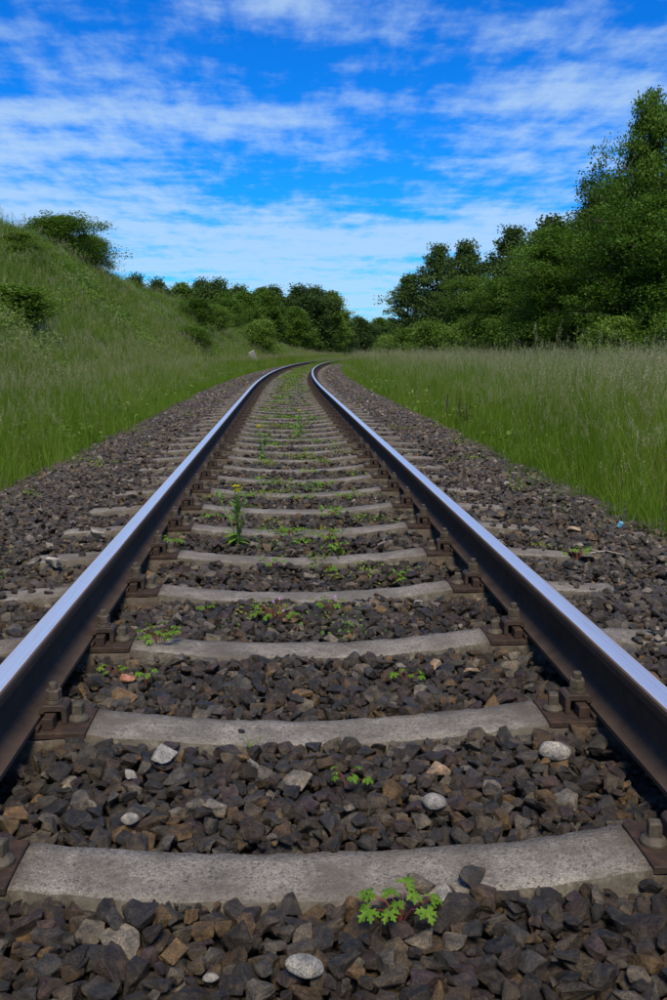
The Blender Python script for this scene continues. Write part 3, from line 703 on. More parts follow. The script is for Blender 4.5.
def scat(name, S, T, Z, tmpl, smin, smax, idx=None, label=None, tilt=.08, zs=None):
    n = len(S); p = P(S, T, 0); p[:, 2] = Z
    sc = rng.uniform(smin, smax, n); 
    if zs is not None: sc = sc*zs
    rot = np.stack([rng.normal(0, tilt, n), rng.normal(0, tilt, n), rng.uniform(0, 6.28, n)], -1)
    o = scatter(name, p, rot, np.stack([sc, sc, sc*rng.uniform(.88, 1.1, n)], -1), rng.integers(0, len(tmpl), n) if idx is None else idx, tmpl)
    tag(o, label); return o
def rand_area(s0, s1, dens, t0, t1, cut=lambda s, t: np.ones(len(s), bool)):
    n = int(abs((s1-s0)*(t1-t0))*dens); S = rng.uniform(s0, s1, n); T = rng.uniform(t0, t1, n); k = cut(S, T); return S[k], T[k]
def edgeR(s): return 2.02+.12*vnoise(s, 0*s, 1.9, 2.)+np.interp(s, [0, 5, 12, 30, 60], [0, 0, .25, .45, .3])
def edgeL(s): return -2.30+.12*vnoise(s, 0*s, 2.1, 5.)
view_r = lambda s, t: (t > edgeR(s)) & (t < .49*s+2.2-np.maximum(s-18, 0)**2/920*.3)
# right verge and field
a1 = rand_area(2.2, 13, 30, 1.7, 9.5, view_r); a2 = rand_area(13, 30, 16, 1.7, 18, view_r)
S = np.concatenate([a1[0], a2[0]]); T = np.concatenate([a1[1], a2[1]]); ed = np.clip((T-edgeR(S))/.7, .35, 1)
hv = 1+.10*vnoise(S, T, .9, 3.)+.06*vnoise(S, T, 2.3, 1.)
scat('tall_meadow_grass', S, T, ground_z(S, T)-.02, G_near, .78, 1.12, label='tall green grass with pale seed heads right of the track', zs=(.55+.45*ed)*hv*np.where(rng.random(len(S)) < .07, 1.26, 1.0))
S, T = rand_area(28, 112, 3.6, 2.2, 60, lambda s, t: (t > edgeR(s)) & (t < .49*s+3))
scat('meadow_grass', S, T, ground_z(S, T)-.02, G_far, .75, 1.12, zs=(1+.13*vnoise(S, T, .35, 3.)+.08*vnoise(S, T, 1.1, 1.))*np.where(rng.random(len(S)) < .05, 1.3, 1.0), label='pale seeding grass of the field reaching back to the trees')
# left verge (flat strip) and bank
vl = lambda s, t: (t < edgeL(s)) & (t > -.33*s-2.6)
a1 = rand_area(3.0, 16, 30, -4.6, -2.0, vl); a2 = rand_area(16, 34, 18, -4.8, -2.0, vl)
S = np.concatenate([a1[0], a2[0]]); T = np.concatenate([a1[1], a2[1]]); ed = np.clip((edgeL(S)-T)/.6, .3, 1)
scat('tall_verge_grass', S, T, ground_z(S, T)-.02, G_near, .72, .98, label='tall green grass with brownish seed heads at the foot of the bank', zs=.55+.45*ed)
S, T = rand_area(32, 125, 5.0, -5.5, -2.2, vl)
scat('verge_grass', S, T, ground_z(S, T)-.02, G_far, .7, .95, label='grass strip along the left side of the curve')
a1 = rand_area(8, 45, 13, -14, -4.2, vl); a2 = rand_area(45, 135, 5, -15, -4.4, vl)
S = np.concatenate([a1[0], a2[0]]); T = np.concatenate([a1[1], a2[1]]); Z = ground_z(S, T)-.03
mask = vnoise(S, T, .33, 3.) + rng.normal(0, .25, len(S)); leafy = mask > .42
scat('bank_grass', S[~leafy], T[~leafy], Z[~leafy], G_bank, .85, 1.5, label='rough mixed grass covering the slope of the bank', tilt=.15)
scat('bank_weeds', S[leafy], T[leafy], Z[leafy], LF_bank, .55, 1.1, label='leafy weeds among the grass on the slope', tilt=.15)
# broad-leaved weeds and a few dead stems among the verge grass
Sv = rng.uniform(4, 60, 420); Tv = np.where(rng.random(420) < .55, edgeR(Sv)+.1+np.abs(rng.normal(0, 1.6, 420)), edgeL(Sv)-.1-np.abs(rng.normal(0, 1.0, 420)))
scat('verge_weeds', Sv, Tv, ground_z(Sv, Tv)-.02, LF_bank, .45, .95, label='broad-leaved weeds mixed into the verge grass on both sides', tilt=.15)
# beyond the bend the grass closes in over the track
Sv = 62+48*rng.random(2600); Tv = rng.uniform(-2.4, 2.4, 2600); kv = rng.random(2600) < np.interp(Sv, [62, 74, 90], [.08, .65, 1]); Sv, Tv = Sv[kv], Tv[kv]
scat('far_track_grass', Sv, Tv, bed_level(Tv)-.04, G_far, .26, .48, label='low grass creeping over the far end of the track', tilt=.15)
# thin sprigs at both edges of the ballast
Sa = 3+57*rng.random(1700)**1.4; Ta = np.where(rng.random(1700) < .5, edgeR(Sa)+.06-np.abs(rng.normal(0, .17, 1700)), edgeL(Sa)-.06+np.abs(rng.normal(0, .17, 1700)))
scat('edge_grass', Sa, Ta, ground_z(Sa, Ta)+.0, G_edge, .7, 1.2, label='short grass sprouting at the edges of the ballast')
# low green growth between the rails, thicker with distance
def herb_tuft(seed, m):
    r = np.random.default_rng(seed); c = r.normal(size=(46, 3))*np.array([.055, .035, .008])+np.array([0, 0, .014]); return leaves_mesh('tuft', c, .020, r, [m], .8)
HT = [herb_tuft(k, (M_moss, M_herb, M_moss, M_herb2)[k % 4]) for k in range(8)]
n = 2600; Sa = 3.0+95*rng.random(n)**1.25; Ta = rng.normal(.02, .30, n)
k = (np.abs(Ta) < .66) & (vnoise(Sa*1.7, Ta*3.0, 1.6, 4.)+rng.normal(0, .15, n) > np.interp(Sa, [3, 8, 20, 40, 90], [.20, .20, .28, .18, -.1]))
Sa, Ta = Sa[k], Ta[k]
scat('low_track_growth', Sa, Ta, bed_level(Ta)+np.interp(Sa, [3, 20], [.0, .012]), HT, .6, 1.35, label='low yellow-green stonecrop and seedlings between the rails', zs=np.interp(Sa, [3, 10, 30], [.8, 1.0, 1.9]))
n = 260; Sa = 4+55*rng.random(n); Ta = np.where(rng.random(n) < .5, rng.normal(-1.55, .18, n), rng.normal(1.5, .2, n)); k = vnoise(Sa*1.3, Ta, 2.2, 8.) > .2; Sa, Ta = Sa[k], Ta[k]
scat('shoulder_moss', Sa, Ta, bed_level(Ta)+.01, HT[:1]+HT[2:3], .7, 1.3, label='patches of stonecrop on the ballast shoulders')

# ------------------------------------------------------------------ small weeds, each a thing with its leaves
def palmate(seed, size, m):
    """one deeply cut leaf: five leaflets, each three-lobed and toothed"""
    r = random.Random(seed); mb = MB()
    for k, a in enumerate((-1.9, -.95, 0, .95, 1.9)):
        Ln = size*(1.0, .95, 1.1, .95, 1.0)[k]*r.uniform(.85, 1.05)*(.55 if abs(a) > 1.5 else .62)
        a += r.uniform(-.1, .1); d = Vector((math.cos(a), math.sin(a), 0)); s_ = Vector((-d.y, d.x, 0))
        prof = [(0, .03), (.22, .10), (.34, .34), (.42, .38), (.46, .17), (.58, .16), (.68, .30), (.76, .30), (.80, .12), (.92, .10), (1.0, 0)]
        z = lambda f, w: -.25*size*f*f+abs(w)*.12*size+.02*size
        for sg in (-1, 1):
            V = [d*(Ln*f)+Vector((0, 0, z(f, 0))) for f, w in prof]+[d*(Ln*f+.08*Ln*(w > .2))+s_*(sg*w*Ln)+Vector((0, 0, z(f, w))) for f, w in prof[:-1]]
            n = len(prof); F = []
            for i in range(n-2):
                q = (i, i+1, n+i+1, n+i); F.append(q if sg > 0 else q[::-1])
            q = (n-2, n-1, 2*n-2); F.append(q if sg > 0 else q[::-1]); mb.add(V, F)
    return mb.mesh('leaf', [m])
PALM = {k: palmate(k, .030, (M_herb, M_herb2)[k == 3]) for k in range(4)}
def oval_leaf(L_, w, m, bend=.3, teeth=0):
    mb = MB(); n = 8; V = []; F = []
    for i in range(n+1):
        f = i/n; ww = w*math.sin(math.pi*min(1, f*.93+.05))*(1+(teeth*(-1)**i)); z = -bend*L_*f*f
        V += [(L_*f, -ww/2, z+.12*w), (L_*f, 0, z), (L_*f, ww/2, z+.12*w)]
    for i in range(n): F += [(3*i, 3*i+3, 3*i+4, 3*i+1), (3*i+1, 3*i+4, 3*i+5, 3*i+2)]
    mb.add(V, F); return mb.mesh('leaf', [m])
def flower_mesh(r_, m, n=5, up=.3):
    mb = MB()
    for k in range(n):
        a = 2*math.pi*k/n; d = Vector((math.cos(a), math.sin(a), up)); s_ = Vector((-math.sin(a), math.cos(a), 0))
        mb.add([(0, 0, 0), d*r_*.6+s_*r_*.35, d*r_, d*r_*.6-s_*r_*.35], [(0, 1, 2, 3)])
    return mb.mesh('flower', [m])
FL_y = flower_mesh(.011, M_yellow, 6); FL_p = flower_mesh(.0055, M_purple); FL_pk = flower_mesh(.03, M_pink)
def weed(s, t, spread, nl, h, label, seed, flowers=0, stem=M_redstem, scale=1.0, leafset=(0, 1, 2), group=None, z=None):
    r = random.Random(seed); z = hmz(s, t)-.004 if z is None else z; p = P(s, t, z)
    e = empty('weed', p, r.uniform(0, 6.28)); tag(e, label, 'weed', group); mb = MB()
    e.rotation_euler = (0, 0, 0)
    for k in range(nl):
        a = 2*math.pi*k/nl+r.uniform(-.5, .5); q = spread*math.sqrt(r.uniform(.08, 1)); H = h*r.uniform(.5, 1.15)
        tip = Vector((q*math.cos(a), q*math.sin(a)*.8, H)); mb.tube([(0, 0, -.012), tip*.45+Vector((0, 0, H*.25)), tip], [.0011*scale, .0009*scale, .0006*scale], 4, 0, False)
        o = link('leaf', PALM[leafset[k % len(leafset)]], e); o.location = tip; o.rotation_euler = (r.uniform(-.35, .35), r.uniform(-.1, .5), a+r.uniform(-.5, .5)); sc = scale*r.uniform(.75, 1.25); o.scale = (sc, sc, sc)
    for k in range(flowers):
        a = r.uniform(0, 6.28); q = spread*r.uniform(.2, 1); tip = Vector((q*math.cos(a), q*math.sin(a), h*1.25)); mb.tube([(0, 0, 0), tip*.5+Vector((0, 0, .01)), tip], [.0008, .0007, .0005], 3, 0, False)
        o = link('flower', FL_p, e); o.location = tip; o.rotation_euler = (r.uniform(-.6, .6), r.uniform(-.6, .6), 0); o.scale = (1.2,)*3
    link('stem', mb.mesh('stem', [stem]), e); return e
weed(1.405, .105, .068, 13, .045, 'bright green herb with deeply cut leaves growing against the front of the nearest sleeper', 1, scale=1.15)
weed(1.87, .05, .045, 7, .035, 'small bright green weed between the nearest and second sleepers', 2, scale=.85)
weed(2.93-.06, -.49, .075, 22, .065, 'bushy feathery weed with tiny purple flowers over the left end of the third sleeper', 3, 4, scale=.9, z=-.03)
weed(2.66, -.60, .045, 6, .02, 'low flat weed with yellow-green leaves beside the left rail', 4, scale=.8)
weed(2.55, -.49, .028, 6, .035, 'little upright weed next to the salmon brick shard', 5, scale=.75)
weed(2.52, .27, .055, 8, .03, 'light green weed right of centre behind the second sleeper', 6, scale=.85)
weed(3.20, -.12, .10, 24, .035, 'spreading reddish green weed with purple flowers in the gap before the fourth sleeper', 7, 4, scale=.8)
weed(3.30, .09, .075, 15, .04, 'leafy weed against the fourth sleeper, right of the spreading reddish one', 8, 1, scale=.8)
weed(3.28, -.37, .04, 6, .03, 'small weed left of the spreading reddish one, before the fourth sleeper', 9, scale=.75)
weed(4.42, -.63, .06, 12, .06, 'dark green weed with broad leaves close against the left rail foot', 10, scale=1.2, leafset=(3, 0, 3))
weed(3.95, -.14, .055, 12, .05, 'upright weed before the fifth sleeper, left of centre', 11, scale=.9)
weed(3.98, .11, .09, 18, .03, 'wide flat weed before the fifth sleeper, right of centre', 12, scale=.8)
weed(3.72, -1.30, .075, 16, .03, 'yellow-green weed outside the left rail at the edge of the picture', 13, scale=1.0, z=.0)
weed(3.95, 1.24, .07, 10, .045, 'green weed between sleeper ends outside the right rail', 14, scale=1.0, z=.0)
WG = 'small weeds between the distant sleepers'
for k, (s, t) in enumerate([(4.6, .14), (4.75, -.05), (5.3, .2), (5.2, -.52), (5.9, .05), (5.95, .32), (6.6, -.1), (6.5, .22), (7.2, .12), (7.9, -.25), (8.5, .15), (9.2, -.1), (10.4, .05), (11.8, -.22), (6.0, -.3), (13, .1), (14.2, -.15)]):
    weed(s, t, .08, 12, .045, 'small green weed in a gap between sleepers, beyond the tall yellow-flowered one', 30+k, scale=1.1, leafset=(0, 1, 3), group=WG, z=-.045)
# the tall yellow-flowered plant and a second one farther on
OV = oval_leaf(.095, .030, M_herb2, .35, .18); OV2 = oval_leaf(.062, .019, M_herb2, .2, .25); OV3 = oval_leaf(.075, .036, M_herb, .4, .12)
def ragwort(s, t, H, label, seed, nst=6, nleaf=40, bz=-.04):
    r = random.Random(seed); e = empty('flowering_weed', P(s, t, bz)); tag(e, label, 'flowering plant', 'yellow-flowered plants between the rails')
    mb = MB(); tops = []
    for k in range(nst):
        a = r.uniform(0, 6.28); sp = r.uniform(.15, .36) if k else .05; hh = H*(1 if k == 0 else r.uniform(.72, .98)); dx, dy = math.cos(a)*sp*H, math.sin(a)*sp*H*.7
        pts = [Vector((dx*f**1.3, dy*f**1.3, hh*f)) for f in (0, .3, .6, .85, 1)]; mb.tube(pts, [.0042, .0036, .0028, .002, .0014], 6, 0, False); tops.append(pts)
    link('stem', mb.mesh('stem', [M_greenstem]), e)
    for k in range(nleaf):
        pts = tops[k % nst]; f = r.uniform(.10, .97); i = min(3, int(f*4)); p = pts[i].lerp(pts[i+1], f*4-i); a = r.uniform(0, 6.28)
        o = link('leaf', (OV, OV2, OV3)[0 if f < .7 else 1], e); o.location = p; o.rotation_euler = (r.uniform(-.7, .7), -r.uniform(.2, 1.35), a); sc = r.uniform(.35, 1.05)*(1.1-.35*f); o.scale = (sc,)*3
    for k in range(8):
        a = r.uniform(0, 6.28); o = link('leaf', OV3, e); o.location = (0, 0, .015+.006*k); o.rotation_euler = (0, -r.uniform(-.1, .3), a); o.scale = (.9,)*3
    for k, pts in enumerate(tops[:3]):
        for q in range((3, 1, 0)[k]):
            o = link('flower', FL_y, e); o.location = pts[-1]+Vector((r.uniform(-.012, .012), r.uniform(-.01, .01), .004)); o.rotation_euler = (r.uniform(-.9, .2), r.uniform(-.4, .4), 0); o.scale = (1.7,)*3
    for k, pts in enumerate(tops[1:]):
        mb2 = MB(); mb2.lathe(pts[-1], [(.001, -.004), (.004, 0), (.0042, .006), (.002, .011)], 6); link('bud', mb2.mesh('bud', [M_greenstem], True), e)
    return e
ragwort(4.48, -.315, .30, 'tall leafy weed with yellow flowers standing left of centre, the nearest of its kind', 5)
ragwort(10.6, .10, .28, 'second yellow-flowered weed, small and far up the middle of the track', 8, 4, 26)
ragwort(8.2, -.28, .30, 'tall leafy green weed behind the yellow-flowered one, hardly in flower', 9, 3, 26)['category'] = 'weed'
# grass tufts by the second sleeper
def tuft(s, t, h, n, label, seed, z):
    r = random.Random(seed); e = empty('grass_tuft', P(s, t, z)); tag(e, label, 'grass tuft', 'small grass tufts between the rails')
    for k in range(n):
        mb = MB(); blade(mb, 0, 0, h*r.uniform(.6, 1.1), .0045, 0, r.uniform(.3, 1.1), 6, 0, .5); o = link('blade', mb.mesh('blade', [M_blade]), e); o.rotation_euler = (0, 0, r.uniform(0, 6.28)); o.location = (r.uniform(-.006, .006), r.uniform(-.006, .006), 0)
tuft(2.115, .045, .05, 6, 'short grass tuft at the middle of the second sleeper front edge', 1, -.05)
tuft(2.105, -.175, .05, 3, 'sparse grass blades left of the middle at the second sleeper front edge', 2, -.05)
tuft(2.62, .03, .035, 3, 'tiny grass tuft between the second and third sleepers', 3, -.055)
# dead dock stalks at the right grass edge
def dock(s, t, H, label, seed):
    r = random.Random(seed); mb = MB(); pts = [Vector((.03*math.sin(3*f+seed)*H, 0.02*f, H*f)) for f in (0, .3, .6, .8, 1)]
    e = empty('dock_stalk', P(s, t, -.12)); tag(e, label, 'plant stalk', 'dead dock stalks at the edge of the right-hand grass')
    mb.tube(pts, [.005, .0045, .004, .003, .002], 6); link('stem', mb.mesh('stem', [M_dock]), e)
    q = np.random.default_rng(seed); f = q.uniform(.45, 1, 260); C = np.stack([.03*np.sin(3*f+seed)*H+q.normal(0, .007, 260), .02*f+q.normal(0, .007, 260), H*f], -1)
    link('seed_head', leaves_mesh('seed_head', C, .012, q, [M_dock], 0), e)
for k, (s, t, H) in enumerate([(11.0, 2.16, .42), (11.8, 2.24, .44), (12.5, 2.20, .46), (15.5, 2.40, .46), (20, 2.65, .50), (25, 2.85, .50)]):
    dock(s, t, H, ['dark dead stalk at the right grass edge, nearest of the cluster of three', 'dark dead stalk, middle one of the cluster of three', 'dark dead stalk, rear one of the cluster of three',
        'dark dead stalk standing alone behind the cluster of three', 'dark dead stalk, second from the back of the row', 'dark dead stalk farthest up the right grass edge'][k], k+1)
# litter, twig, white marker
mb = MB(); mb.box(-.011, .011, -.008, .008, -.015, .017); o = link('plastic_scrap', bevelled(mb.mesh('plastic_scrap', [M_blue]), .002)); o.location = (1.66, 4.55, .035); o.rotation_euler = (.4, .2, .3)
tag(o, 'scrap of light blue plastic on the stones near the right grass edge', 'litter')
mb = MB(); mb.tube([(0, 0, 0), (.06, -.03, .015), (.12, -.09, .01)], [.003, .0025, .0015], 5); mb.tube([(.06, -.03, .015), (.05, -.08, .03)], [.002, .001], 5); mb.tube([(.03, -.015, .01), (-.03, -.05, .03)], [.002, .001], 5)
o = link('twig', mb.mesh('twig', [M_twig])); o.location = (1.30, 3.95, .025); tag(o, 'thin forked bleached twig on the ballast outside the right rail', 'twig')
mb = MB(); mb.tube([(0, 0, 0), (0, 0, .3), (.004, 0, .46)], [.005, .005, .005], 8); o = link('marker_stick', mb.mesh('marker_stick', [M_white])); o.location = (2.70, 7.0, -.15)
tag(o, 'thin white stick half hidden in the tall grass on the right', 'stick')
mb = MB(); mb.box(-.22, .22, -.04, .04, -.3, .75); o = link('leaning_board', bevelled(mb.mesh('leaning_board', [M_white]), .01)); p_ = P(60, -5.0); o.location = (-1.9, 61, .25); o.rotation_euler = (.2, -.45, .5)
tag(o, 'pale weathered board leaning at the foot of the bank by the bright bush', 'board')

# ------------------------------------------------------------------ trees
def tree_parts(seed, H, RX, leaf, ntip, per, base=.12, shape='round', sig=.45, mats=(M_leafA,), droop=0., flat=.7, limbs=26):
    r = random.Random(seed); q = np.random.default_rng(seed); mb = MB(); tips = []
    lean = Vector((r.uniform(-.05, .05), r.uniform(-.05, .05), 0)); tp = [Vector((0, 0, -.2))]
    for f in (.15, .35, .55, .75, .93): tp.append(Vector((lean.x*H*f+r.uniform(-.02, .02)*H, lean.y*H*f+r.uniform(-.02, .02)*H, H*f)))
    r0 = H*.018; mb.tube(tp, [r0*1.25, r0, r0*.8, r0*.6, r0*.36, r0*.1], 8)
    def env(f):
        if shape == 'round': return math.sin(math.pi*min(1, max(0, (f-base*.4)/(1.02-base*.4)))**.8)**.6
        if shape == 'cone': return max(.08, (1-f)**.75)*(1 if f > base else .6)
        if shape == 'bush': return max(.15, math.sqrt(max(0, 1-(f*.95)**2)))
        return 1
    wob = [r.uniform(.65, 1.25) for _ in range(7)]
    for k in range(limbs):
        f = base+(.97-base)*((k+r.random())/limbs); i = min(4, int(f*5)); o0 = Vector((0, 0, 0)); 
        zf = f*.85; j = 0
        p0 = Vector((lean.x*H*zf, lean.y*H*zf, H*zf)); a = k*2.4+r.uniform(-.4, .4)
        L_ = RX*env(f)*wob[int((a % 6.283)/6.283*6.99)]*r.uniform(.8, 1.12); up = (.15+.55*f)*L_*r.uniform(.6, 1.3)
        end = p0+Vector((math.cos(a)*L_, math.sin(a)*L_, up)); end.z = min(end.z, H*.985)
        mid = p0.lerp(end, .5)+Vector((0, 0, L_*.1)); mb.tube([p0, mid, end], [r0*.42*(1.1-f), r0*.25*(1.1-f), r0*.07], 5, 0, False)
        nt_ = max(2, int(ntip/limbs))
        for z in range(nt_):
            g = r.uniform(.35, 1.0)**.7; b0 = p0.lerp(end, g*.85)+Vector((0, 0, L_*.08)); sp = .30*L_+.17*RX*.5
            t2 = b0+Vector((r.gauss(0, 1)*sp*.6, r.gauss(0, 1)*sp*.6, r.gauss(0, .45)*sp-.1*sp)); t2.z = max(t2.z, .05*H*r.random()+.02*H)
            if r.random() < .5: mb.tube([b0, t2], [r0*.1, r0*.03], 3, 0, False)
            tips.append(t2)
    for z in range(int(ntip*.08)): tips.append(tp[-1]+Vector((r.gauss(0, .12)*RX, r.gauss(0, .12)*RX, r.uniform(-.08, .05)*H)))
    tips = np.array([tuple(t) for t in tips]); n = len(tips)*per
    sg = sig*q.uniform(.6, 1.4, len(tips)); C = np.repeat(tips, per, 0)+np.clip(q.normal(size=(n, 3)), -1.5, 1.5)*np.repeat(sg, per)[:, None]*np.array([1, 1, flat])
    if droop: C[:, 2] -= q.random(n)**2*droop
    C[:, 2] = np.maximum(C[:, 2], .05)
    return mb.mesh('trunk', [M_bark], True), leaves_mesh('crown', C, leaf, q, list(mats), .35, droop=droop*.5)
KIND = {
 'broad':  tree_parts(1, 12, 4.2, .165, 320, 165, .04, 'round', .52, (M_leafA,), 0, .5),
 'broad2': tree_parts(2, 12, 4.4, .165, 320, 165, .04, 'round', .52, (M_leafA,), 0, .5),
 'fresh':  tree_parts(12, 12, 4.2, .185, 300, 140, .03, 'round', .52, (M_leafD,), 0, .5),
 'alder':  tree_parts(3, 12, 2.9, .24, 230, 90, .06, 'round', .46, (M_leafB,), 0, .55),
 'alder2': tree_parts(4, 12, 3.1, .24, 200, 90, .08, 'round', .48, (M_leafB,), 0, .5),
 'birch':  tree_parts(5, 12, 2.9, .14, 150, 80, .12, 'cone', .20, (M_leafB,), .5, 1.5, 36),
 'far':    tree_parts(6, 12, 3.4, .32, 200, 85, .02, 'round', .62, (M_leafB,), 0, .6),
 'far2':   tree_parts(7, 12, 3.2, .32, 200, 85, .02, 'round', .62, (M_leafD,), 0, .6),
 'shrub':  tree_parts(8, 3, 2.0, .13, 150, 90, .02, 'bush', .28, (M_leafC,), 0, .8, 24),
 'shrub2': tree_parts(9, 3, 2.0, .13, 150, 90, .02, 'bush', .28, (M_leafD,), 0, .8, 24),
 'sprig':  tree_parts(10, 3, 1.9, .11, 300, 90, .02, 'bush', .26, (M_leafD,), 0, .8, 26),
}
def plant(kind, x, y, H, wid, label, name='tree', cat='tree', group=None, z=None, rz=None):
    tr, cr = KIND[kind]; h0 = 3 if kind in ('shrub', 'shrub2', 'sprig') else 12
    if z is None:
        s, t = ST(x, y); z = float(ground_z(s, t)) if s < 150 else -.12
    e = empty(name, (x, y, z-.05), rnd.uniform(0, 6.28) if rz is None else rz); e.scale = (wid, wid, H/h0)
    tag(e, label, cat, group); a = link('trunk', tr, e); b = link('crown', cr, e); return e
G1 = 'trees of the wood right of the field'; 
# right side, from the picture's edge inwards (x, y, height)
plant('broad', 19.2, 48, 14.3, .62, 'tallest dark leafy tree, rising at the right edge of the picture', group=G1)
plant('broad2', 23.8, 49, 14.4, .85, 'great dark tree cut off by the right edge, behind the tallest one', group=G1)
plant('birch', 17.0, 52, 11.0, 1.0, 'slender birch with wispy drooping twigs left of the tallest tree', 'birch_tree', 'birch', G1)
plant('birch', 18.0, 52.5, 11.7, .85, 'second wispy birch, squeezed between the first and the tallest tree', 'birch_tree', 'birch', G1, rz=2)
plant('broad2', 17.2, 44, 8.4, .80, 'rounded mid-green tree in front of the tallest tree', group=G1)
plant('broad2', 19.8, 42, 7.4, .8, 'low spreading tree at the right edge, front row', group=G1)
plant('broad2', 14.8, 49, 7.6, .78, 'rounded green tree below and left of the birches', group=G1)
plant('alder', 17.5, 60, 9.8, 1.0, 'tree whose top steps down left of the birches', group=G1)
plant('alder2', 15.2, 58, 7.0, .85, 'lower tree at the left foot of the stepped treetops', group=G1)
plant('fresh', 13.6, 57, 5.6, .66, 'small pale green tree standing out in front, mid-right', group=G1)
plant('alder2', 21.0, 86, 12.6, 1.0, 'tall airy tree with an irregular top, right one of the middle clump', group=G1)
plant('alder', 18.2, 92, 12.0, .95, 'pointed tree in the middle of the clump', group=G1)
plant('alder2', 15.6, 95, 12.0, .9, 'loose-topped tree left of the pointed one', group=G1, rz=1)
plant('alder', 13.4, 98, 9.2, .85, 'leftmost lower tree of the middle clump, against the sky gap', group=G1)
plant('fresh', 16.5, 78, 7.4, .78, 'round bushy tree in front of the middle clump', group=G1)
plant('alder', 19.5, 74, 8.8, .95, 'dark tree between the middle clump and the stepped treetops', group=G1)
plant('alder2', 22.6, 72, 10.5, 1.0, 'dark backing tree behind the gap between the two right-hand clumps', group=G1)
for k, (x, y, h) in enumerate([(22, 62, 12), (27, 60, 14), (31, 58, 15), (25, 80, 11), (28, 90, 11), (33, 75, 13), (24, 100, 11), (30, 52, 15), (19, 108, 9), (23, 54, 11), (21, 46, 10)]):
    plant(('alder', 'broad', 'alder2', 'broad2')[k % 4], x, y, h, 1.15, 'dark tree of the rear rows filling the right-hand wood', group='rear trees of the right-hand wood')
GS = 'shrubs along the edge of the field on the right'
for k, (kd, x, y, h, w, lab) in enumerate([
    ('shrub', 12.5, 64, 3.0, 1.0, 'bright bush in front of the small pale green tree'), ('shrub', 11.2, 70, 3.1, 1.1, 'broad yellow-green bush in the middle of the field edge'),
    ('shrub2', 10.6, 78, 2.8, 1.0, 'green bush left of the broad yellow-green bush'), ('shrub', 10.3, 88, 2.4, 1.0, 'small light bush before the leftmost tree of the clump'),
    ('shrub2', 11.4, 100, 2.6, 1.2, 'low bush at the left end of the field edge'), ('shrub2', 13.5, 50, 2.6, .9, 'dark green bush below the rounded trees'),
    ('shrub', 15.2, 42, 2.5, .9, 'bush at the foot of the rounded mid-green tree'), ('shrub2', 17.0, 38.5, 2.6, .8, 'leafy bush near the right edge, left one of two'),
    ('shrub', 18.2, 38.0, 3.0, .7, 'light green sapling bush close to the right edge'), ('shrub2', 13.2, 55, 3.0, 1.0, 'thick bush below the stepped treetops'),
    ('shrub', 14.0, 60.5, 3.6, .9, 'tall pale bush half hidden by the bright one'), ('shrub2', 15.6, 47, 3.2, 1.0, 'dark bush under the birches')]):
    plant(kd, x, y, h, w, lab, 'shrub', 'bush', GS)
# left line of trees beyond the curve
GL = 'line of trees beyond the left bank'
lefts = [(-18.5, 118, 11.0, .75, 'small treetop peeping over the bank, leftmost'), (-16.3, 120, 10.8, .7, 'small treetop peeping over the bank, second from the left'),
 (-14.0, 125, 11.0, .9, 'dark tree at the left start of the wooded line'), (-11.6, 128, 12.2, .9, 'dark pointed tree, second in the wooded line'),
 (-9.0, 126, 12.0, 1.0, 'dark round-topped tree, third in the wooded line'), (-6.2, 130, 11.6, .95, 'dark tree above the bright bush, fourth in the line'),
 (-3.4, 132, 12.0, 1.0, 'dark tree in the middle of the wooded line'), (-.6, 130, 11.8, .95, 'dark tree right of the middle of the wooded line'),
 (2.2, 132, 12.4, .95, 'tall tree, third from the right end of the line'), (4.9, 133, 12.4, .9, 'tall tree, second from the right end of the line'), (7.3, 136, 12.0, .85, 'airy tree ending the wooded line at the sky gap'), (9.8, 150, 8.6, .7, 'small dark tree right of the airy end tree')]
for k, (x, y, h, w, lab) in enumerate(lefts): plant(('far', 'far', 'far2', 'far')[k % 4], x, y, h*.80, w*.98, lab, group=GL)
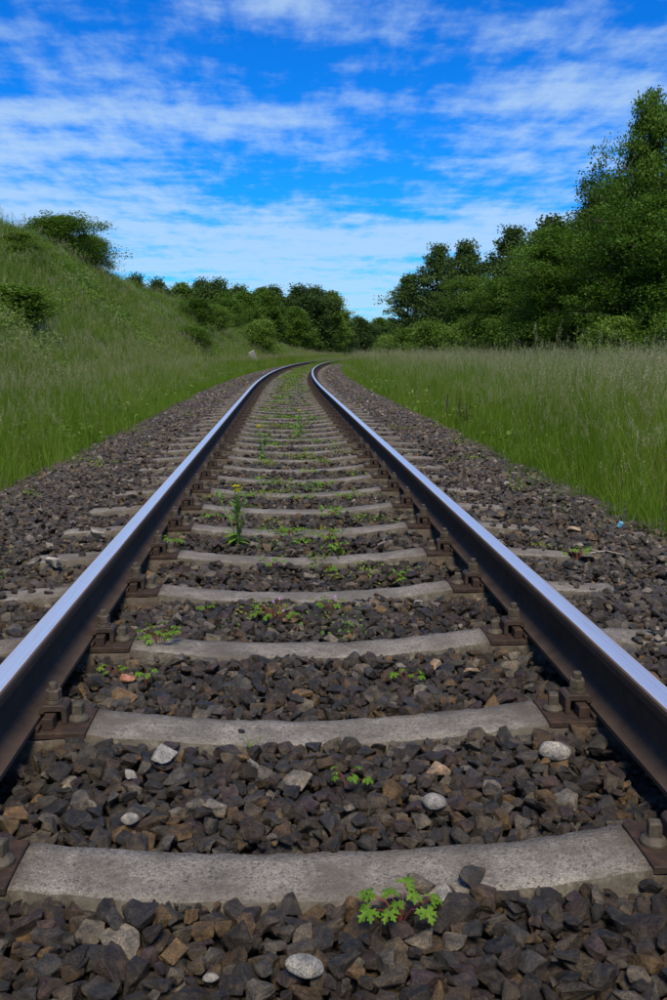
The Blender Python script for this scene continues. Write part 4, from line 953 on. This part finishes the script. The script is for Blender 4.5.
for k, (x, y, h, w, lab) in enumerate([(-7.5, 112, 7.8, .75, 'mid-green tree standing before the dark line, left one'), (-4.6, 108, 7.4, .8, 'mid-green spreading tree before the dark line, middle one'), (-1.6, 112, 8.0, .75, 'mid-green tree before the dark line, right one'), (2.0, 118, 7.0, .7, 'mid-green tree low before the tall end trees')]):
    plant('far2', x, y, h*.82, w*.9, lab, group=GL)
for k, (x, y, h) in enumerate([(4, 165, 9), (12, 190, 9), (17, 200, 8.5), (21, 205, 8.5), (25.5, 210, 8.5), (30, 210, 8.5), (35, 205, 9), (9, 185, 9), (15, 170, 7), (28, 160, 8)]):
    plant(('far', 'far2')[k % 2], x, y, h, 1.1, 'distant dark tree in the gap above the vanishing track', group='distant trees in the gap')
# bushes on and below the bank
def on_bank(kind, s, t, H, w, lab, name='shrub', cat='bush'): 
    p = P(s, t); return plant(kind, float(p[0]), float(p[1]), H, w, lab, name, cat, 'bushes on the left bank')
on_bank('sprig', 43, -11.0, 1.75, .95, 'dark rounded bush crowning the top of the bank at the left', )
on_bank('sprig', 45.5, -10.2, 1.5, .6, 'smaller dark bush at the right end of the one crowning the bank')
on_bank('sprig', 46, -5.4, 1.1, .58, 'compact dark green bush at the foot of the bank')
on_bank('shrub', 72, -5.0, 2.6, .9, 'bright yellow-green bush at the far foot of the bank')
on_bank('shrub2', 60, -7.6, 1.6, .8, 'low green bush partway up the far bank')
on_bank('shrub', 66, -7.4, 1.7, .8, 'pale green bush partway up the far bank, behind the low one')
on_bank('shrub2', 78, -8.5, 2.4, .8, 'green bush on the lower far end of the bank')
br = on_bank('shrub', 21, -6.0, .75, .62, 'dark bramble patch dotted with pink flowers on the slope at the left edge', 'bramble', 'bramble')
for k in range(9):
    o = link('flower', FL_pk, br); a = rnd.uniform(0, 6.28); q = rnd.uniform(.3, 1.7); o.location = (q*math.cos(a), q*math.sin(a), rnd.uniform(1.6, 2.7)); o.scale = (1.4, 1.4, 3.5); o.rotation_euler = (rnd.uniform(0, 1), rnd.uniform(-.5, .5), 0)
on_bank('shrub', 30, -8.8, .5, .5, 'green weed bush above the bramble patch', 'bramble', 'bramble')
print('stones placed', len(PL), 'instances', len(ALL), 'objects', len(bpy.data.objects))
